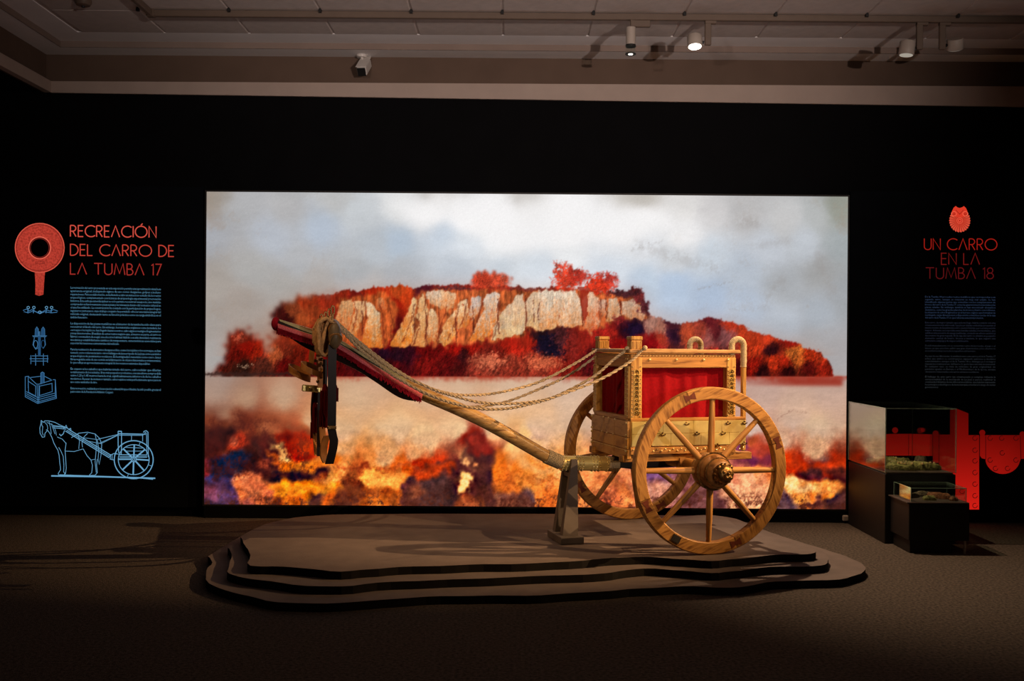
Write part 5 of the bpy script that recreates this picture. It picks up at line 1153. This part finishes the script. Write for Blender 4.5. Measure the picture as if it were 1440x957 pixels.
# curled leather bands
def band(c_px, c_py, y_, rx, ry, half, tilt, mat):
    c = on_y(c_px, c_py, y_); pts = [c + Vector((rx * math.cos(t), ry * math.sin(t), tilt * math.cos(t) + .018 * math.sin(t))) for t in np.linspace(math.radians(20), math.radians(330), 18)]
    o = MB(); o.strip(pts, (0, 0, half), .007); return o.build('leather_band', mat, yk, True)
band(422, 524, .25, .075, .06, .024, -.035, 'leather_tan'); band(440, 519, -.05, .075, .07, .019, -.030, 'leather_tan')
c = on_y(438, 546, .05); MB().box(tuple(c), (.125, .035, .045), Matrix.Rotation(.08, 3, 'Y'), .006).build('brass_buckle_plate', 'brass', yk)
MB().ball(tuple(c + Vector((-.01, -.022, .004))), .011, 10, 8).build('buckle_boss', 'brass_stud', yk, True)
rng = random.Random(5)
for (px, py, y_, ln, r_) in ((457, 562, -.25, .20, .026), (456, 585, -.20, .14, .030), (443, 585, .15, .22, .020), (441, 602, .2, .14, .018), (472, 552, -.40, .10, .014), (444, 555, .1, .10, .018)):
    c = on_y(px, py, y_); t_ = MB()
    t_.tube([c + Vector((0, 0, ln / 2)), c + Vector((0, 0, ln * .35)), c, c + Vector((.004, 0, -ln * .4)), c + Vector((0, 0, -ln / 2))], [r_ * .4, r_ * .8, r_, r_ * 1.05, r_ * .8], 9)
    for k in range(10):
        an = rng.uniform(0, 6.28); t_.tube([c + Vector((r_ * math.cos(an), r_ * math.sin(an), ln * .3)), c + Vector((r_ * 1.1 * math.cos(an), r_ * 1.1 * math.sin(an), -ln * rng.uniform(.35, .58)))], [.005, .003], 5)
    t_.build('tassel', 'tassel_red', yk, True)
for (px, py, y_) in ((453, 505, -.05), (455, 513, -.1), (451, 511, 0), (446, 516, .1), (456, 523, -.15), (448, 524, 0), (444, 507, .1), (452, 530, -.05), (447, 536, 0)):
    MB().ball(tuple(on_y(px, py, y_)), .012, 8, 6).build('harness_bead', 'bronze_dark', yk, True)
# reins: four ropes from the yoke to the box
reins = [([(472, 451), (493, 470), (527, 498), (560, 521.5), (597, 542), (635, 553.5), (672, 555), (710, 550), (760, 536), (810, 510), (835, 494.5), (842, 492), (856, 491.5)], -.05, .33, 'far rope rein tied over the top rail at the far finial'),
 ([(473, 456), (500, 481), (527, 503), (560, 527), (597, 549), (635, 563), (660, 572), (710, 565), (760, 546), (800, 527), (838, 501)], .02, .36, 'thin rope rein tied to the far front corner post below the rail'),
 ([(474, 454), (495, 475), (527, 501), (560, 524), (610, 547.5), (635, 555.5), (672, 565), (710, 567.5), (755, 564), (785, 555.5), (835, 529), (862, 506), (878, 494), (882, 490)], -.12, -.30, 'rope rein tied to the inner side of the near finial'),
 ([(475, 458), (502, 487), (520, 502), (544, 521), (560, 532), (597, 552), (635, 566), (672, 574), (710, 574.5), (747, 567.5), (785, 556), (842, 534), (885, 509), (903, 492), (907, 489)], -.2, -.40, 'rope rein looped over the near top rail behind the finial')]
for pts, ya_, yb_, lab in reins:
    n_ = len(pts); base = smooth_path([on_y(px, py, ya_ + (yb_ - ya_) * (i / (n_ - 1)) ** 1.5) for i, (px, py) in enumerate(pts)], 14)
    m_ = MB(); rr_ = .0066
    for sgn in (0, 1):                                           # two-strand twist
        path = []
        for i, p in enumerate(base):
            t = (base[min(i + 1, len(base) - 1)] - base[max(i - 1, 0)]).normalized(); e1 = Vector((0, 0, 1)); e1 = (e1 - t * e1.dot(t)).normalized(); e2 = t.cross(e1)
            an = i * 1.25 + sgn * math.pi; path.append(p + e1 * .0052 * math.cos(an) + e2 * .0052 * math.sin(an))
        m_.tube(path, rr_, 6)
    e = base[-1]; m_.ball(tuple(e), .018, 10, 8)
    tag(m_.build('rein_rope', 'rope', ch, True), lab)

# ---------------------------------------------------------------- pole stand
sx0 = on_y(797, 651, 0)
sd = empty('pole_stand', tuple(Vector(tuple(ORG)) + Matrix.Rotation(TH, 3, 'Z') @ Vector((sx0.x + .0, 0, 0))), TH, label='dark grey forked stand holding up the chariot pole', cat='stand')
MB().box((-.01, -.01, .0275), (.17, .30, .05), None, .003).build('base_plate', 'stand_paint', sd)
for sy in (-1, 1):
    m = MB(); ht = sx0.z + .035
    vs = [(-.065, sy * .052, .052), (.050, sy * .052, .052), (.050, sy * .11, .052), (-.065, sy * .11, .052), (.006, sy * .060, ht), (.050, sy * .060, ht), (.050, sy * .088, ht), (.006, sy * .088, ht)]
    fs = [(0, 3, 2, 1), (4, 5, 6, 7), (0, 1, 5, 4), (1, 2, 6, 5), (2, 3, 7, 6), (3, 0, 4, 7)]
    m.add(vs, fs if sy > 0 else [f[::-1] for f in fs]); m.build('upright', 'stand_paint', sd)
MB().box((.02, 0, sx0.z - .075), (.05, .12, .03)).build('saddle_block', 'stand_paint', sd)

# ---------------------------------------------------------------- display cases
def pane(c, d, parent, name='glass_pane'): return MB().box(c, d).build(name, 'glass', parent)
def edges(x0, x1, y0, y1, z0, z1, parent, t=.005):
    m_ = MB()
    for x in (x0, x1):
        for y in (y0, y1): m_.box((x, y, (z0 + z1) / 2), (t, t, z1 - z0))
        for z in (z1,): m_.box((x, (y0 + y1) / 2, z), (t, y1 - y0, t))
    for y in (y0, y1): m_.box(((x0 + x1) / 2, y, z1), (x1 - x0, t, t))
    tag(m_.build('glass_edges', 'glass_edge', parent), 'pale green polished glass edges')
CX0, CX1, CY0, CY1, CZ, CT = 2.915, 3.465, 7.755, 8.60, .555, 1.05
cs = empty('tall_display_case', ((CX0 + CX1) / 2, (CY0 + CY1) / 2, 0), label='tall black display case with large glass hood beside the mural', cat='display case')
w2, l2 = (CX1 - CX0) / 2, (CY1 - CY0) / 2
MB().box((0, 0, CZ / 2 - .006), (2 * w2, 2 * l2, CZ - .012), None, .004).build('case_base', 'case_black', cs)
MB().box((0, 0, CZ - .005), (2 * w2 - .03, 2 * l2 - .03, .012)).build('case_deck', 'case_deck', cs)
t = .008; zm = (CZ + CT) / 2; hz = CT - CZ
pane((0, -l2 + t / 2, zm), (2 * w2, t, hz), cs); pane((0, l2 - t / 2, zm), (2 * w2, t, hz), cs)
pane((-w2 + t / 2, 0, zm), (t, 2 * l2 - 2 * t - .001, hz), cs); pane((w2 - t / 2, 0, zm), (t, 2 * l2 - 2 * t - .001, hz), cs)
pane((0, 0, CT + t / 2), (2 * w2, 2 * l2, t), cs)
edges(-w2, w2, -l2, l2, CZ, CT + .004, cs)
# corroded bronze plate with bosses
def lump(name, c, rx, ry, hh, mat, seed, parent=None, rz=0, studs=0):
    rng = np.random.default_rng(seed); n, k = 28, 9; m_ = MB(); ph = rng.uniform(0, 6.28, 6)
    def prof(an): return 1 + .16 * math.sin(2 * an + ph[0]) + .11 * math.sin(3 * an + ph[1]) + .07 * math.sin(5 * an + ph[2]) + .05 * math.sin(9 * an + ph[3])
    for j in range(k):
        r = 1 - j / (k - 1) if j else 1
        f = [1.0, 1.02, .97, .86, .72, .55, .38, .2, .01][j]; z = [0, .35, .7, .92, .96, 1.0, .95, 1.05, 1.0][j]
        for i in range(n):
            an = 2 * math.pi * i / n; q = prof(an) * f
            m_.v.append((rx * q * math.cos(an), ry * q * math.sin(an), hh * z * (1 + .22 * math.sin(3 * an + j + ph[4]))))
    for j in range(k - 1):
        for i in range(n): m_.f.append((j * n + i, j * n + (i + 1) % n, (j + 1) * n + (i + 1) % n, (j + 1) * n + i))
    m_.f.append(tuple(reversed(range(n))))
    o = m_.build(name, mat, parent, True); o.location = c; o.rotation_euler = (0, 0, rz)
    if studs:
        s_ = MB()
        for i in range(studs):
            an = rng.uniform(0, 6.28); q = math.sqrt(rng.uniform(.05, .75)); s_.dome((rx * q * math.cos(an), ry * q * math.sin(an), hh * .92), (0, 0, 1), .013, .017, 7)
        tag(s_.build('bosses', 'brass_stud', o), kind='stuff')
    return o
dz = CZ + .0015
tag(lump('bronze_plate', (3.20, 7.95, dz), .20, .085, .052, 'patina', 3, None, -.12, 26), 'green corroded bronze plate with round bosses, front piece in tall case', 'artefact')
tag(lump('bronze_plate', (3.12, 8.22, dz), .16, .09, .055, 'patina', 8, None, .1, 20), 'green corroded bronze plate lying behind the front piece in tall case', 'artefact')
tag(lump('bronze_fragment', (3.36, 8.16, dz), .05, .05, .07, 'corroded', 9, None, .3), 'small dark bronze fragment near right pane of tall case', 'artefact')
# small low case on recessed plinth
SX0, SX1, SY0, SY1 = 2.955, 3.405, 7.385, 7.745
ss = empty('low_display_case', ((SX0 + SX1) / 2, (SY0 + SY1) / 2, 0), label='small low black display case with shallow glass lid, on recessed plinth', cat='display case')
w2, l2 = (SX1 - SX0) / 2, (SY1 - SY0) / 2
MB().box((-.05, .01, .05), (2 * w2 - .14, 2 * l2 - .04, .0995)).build('plinth', 'case_black', ss)
MB().box((0, 0, .237), (2 * w2, 2 * l2, .273), None, .004).build('case_body', 'case_black', ss)
MB().box((-.01, 0, .379), (2 * w2 + .012, 2 * l2 + .01, .010), None, .002).build('case_deck', 'case_deck', ss)
MB().box((w2 - .02, -l2 + .03, .05), (.012, .012, .1)).build('steel_leg', 'lamp_white', ss)
g0, g1 = .385, .485; w3, l3 = w2 - .02, l2 - .015; zm = (g0 + g1) / 2
pane((0, -l3, zm), (2 * w3, .006, g1 - g0), ss); pane((0, l3, zm), (2 * w3, .006, g1 - g0), ss)
pane((-w3, 0, zm), (.006, 2 * l3 - .008, g1 - g0), ss); pane((w3, 0, zm), (.006, 2 * l3 - .008, g1 - g0), ss)
pane((0, 0, g1 + .003), (2 * w3 + .006, 2 * l3 + .006, .006), ss)
edges(-w3, w3, -l3, l3, g0, g1 + .002, ss, .004)
cx3, cy3 = (SX0 + SX1) / 2, (SY0 + SY1) / 2
frag = [(-.125, .03, .07, .020, .030, 'corroded', .5, 'dark corroded fragment at left end inside low case'), (-.005, .10, .07, .020, .035, 'corroded', -.3, 'dark slanting corroded bar at the back of low case'), (.075, .015, .075, .022, .038, 'rust', -.5, 'rust-brown corroded bar slanting across the middle of low case'), (-.03, -.075, .055, .022, .030, 'patina', .1, 'greenish bronze fragment near the front pane of low case'), (.14, -.095, .026, .022, .026, 'rust', 0, 'small round rusty fragment beside right pane of low case')]
for i, (dx, dy, rx, ry, hh, mt, rz_, lab) in enumerate(frag):
    tag(lump('metal_fragment', (cx3 + dx, cy3 + dy, .3845), rx, ry, hh, mt, 20 + i, None, rz_), lab, 'artefact')

# ---------------------------------------------------------------- ceiling track, lamps, security camera
TY = 7.72; TZ0, TZ1 = 4.048, 4.098
tx0 = P(209, 20, TY)[0]
tk = empty('lighting_track', (0, TY, TZ1), label='long brown lighting track fixed under the tiled ceiling', cat='lighting track')
MB().box(((tx0 + 8) / 2, 0, -.025), (8 - tx0, .036, .05), None, .004).build('track_bar', 'track_paint', tk)
MB().box((tx0 + .018, -2.2, -.025), (.036, 4.36, .05), None, .004).build('track_bar', 'track_paint', tk)
MB().box((tx0 + .018, 0, -.025), (.06, .06, .056), None, .004).build('track_corner', 'track_paint', tk)
for i in range(10): MB().box((joints[i] + .3 if False else joints[i + 1], -.03, -.004), (.022, .024, .03)).build('track_clip', 'lamp_black', tk)
def lampx(px): return P(px, 50, TY)[0]
def lz(px, py): return P(px, py, TY)[2]
# framing projector
x_ = lampx(887)
l1 = empty('track_spotlight', (x_, TY, TZ0), label='slim track spotlight with glass collar pointing straight down', cat='lamp', group='track spotlights')
def rel(py, px=887): return lz(px, py) - TZ0
MB().box((.075, 0, -.027), (.15, .034, .052), None, .004).build('adapter', 'track_paint', l1)
MB().box((.012, 0, rel(36)), (.034, .03, .09), None, .004).build('stem', 'track_paint', l1)
MB().cyl((0, 0, rel(39)), (0, 0, rel(63)), .038, None, 20).build('lamp_body', 'lamp_white', l1, True)
MB().cyl((0, 0, rel(63) - .0005), (0, 0, rel(66)), .040, None, 20).build('collar', 'lamp_black', l1, True)
MB().cyl((0, 0, rel(66) - .0005), (0, 0, rel(75)), .037, None, 20).build('glass_collar', 'glass', l1, True)
MB().tube([(.036 * math.cos(a_), .036 * math.sin(a_), rel(76)) for a_ in np.linspace(0, 2 * math.pi, 21)[:-1]], .006, 6, True).build('front_ring', 'lamp_black', l1, True)
MB().cyl((0, 0, rel(75) - .001), (0, 0, rel(76.5)), .016, None, 14).build('lens', 'lamp_lens', l1)
def headlamp(px_stem, stem_y, px, py, rad, ln, tiltx, tilty, label, lens):
    xs = lampx(px_stem); e = empty('track_spotlight', (xs, TY, TZ0), label=label, cat='lamp', group='track spotlights')
    zb_ = lz(px_stem, stem_y) - TZ0
    MB().box((.02, 0, -.012), (.09, .034, .024), None, .004).build('adapter', 'track_paint', e)
    MB().box((0, 0, zb_ / 2), (.050, .028, -zb_), None, .005).build('stem', 'track_paint', e)
    hx, hz_ = lampx(px) - xs, lz(px, py) - TZ0
    M = Matrix.Rotation(tilty, 3, 'Y') @ Matrix.Rotation(tiltx, 3, 'X')
    d = M @ Vector((0, 0, -1)); c = Vector((hx, 0, hz_))
    MB().tube([(hx * .3, 0, hz_ - .01), (hx * .8, 0, hz_)], .012, 8).build('pivot', 'lamp_black', e)
    MB().tube([c - d * ln / 2, c - d * (ln / 2 - .006), c + d * (ln / 2 - .004), c + d * ln / 2], [rad * .93, rad, rad, rad * .95], 24).build('lamp_head', 'lamp_white', e, True)
    o_ = MB(); o_.tube([c + d * (ln / 2 - .002), c + d * (ln / 2 + .0025)], rad * .84, 22); o_.build('lens', lens, e)
    return e, c + d * (ln / 2 + .02) + Vector((xs, TY, TZ0)), d
e_, lp, ld = headlamp(995.5, 64, 977, 58, .058, .090, math.radians(-12), 0, 'round track spotlight with bright lit lens', 'lamp_lens')
spot('lamp_beam', tuple(lp), (2.6, 7.0, 0), 520, 60, 1.0, 0.03, (1.0, 0.70, 0.45))
e_, lp, ld = headlamp(1293, 70, 1275.5, 68, .058, .105, 0, math.radians(6), 'wide drum track spotlight hanging on left side of its stem', 'lamp_lens_dim')
spot('lamp_beam', tuple(lp), (3.15, 7.95, .55), 70, 18, 0.8, 0.03, WARM)
headlamp(1325, 70, 1343, 62, .062, .085, math.radians(25), math.radians(-12), 'wide drum track spotlight hanging on right side of its stem', 'lamp_lens_dim')
# bullet camera under the ceiling step
c0 = Vector(tuple(Z(509, 77.5, 4.049)))
sec = empty('security_camera', tuple(c0), label='white bullet security camera under the ceiling step', cat='camera')
MB().cyl((0, 0, 0), (0, 0, -.022), .050, .044, 20).build('mount', 'camera_white', sec, True)
MB().cyl((0, 0, -.02), (.008, -.01, -.07), .014, None, 10).build('stem', 'camera_white', sec, True)
Rm = Matrix.Rotation(math.radians(-8), 3, 'Z') @ Matrix.Rotation(math.radians(38), 3, 'X')
cc = Vector((.025, -.03, -.115)); ax = Rm @ Vector((0, -1, 0))
MB().box(tuple(cc), (.085, .20, .085), Rm, .014).build('housing', 'camera_white', sec)
MB().box(tuple(cc + ax * .1005), (.074, .006, .074), Rm, .003).build('face', 'lamp_black', sec)
MB().box(tuple(cc - ax * .01 + Rm @ Vector((0, 0, .047))), (.092, .22, .008), Rm, .002).build('sun_shield', 'camera_white', sec)
c1 = Vector(tuple(Z(117, 0, ZC)))
sm = empty('smoke_detector', tuple(c1), label='small round dark smoke detector on the ceiling tiles', cat='detector')
MB().lathe([(.062, 0), (.062, -.02), (.05, -.04), (.02, -.046)], 'Z').build('housing', 'track_paint', sm, True)
MB().lathe([(.016, -.045), (.012, -.056)], 'Z', n=12).build('sensor', 'lamp_black', sm, True)
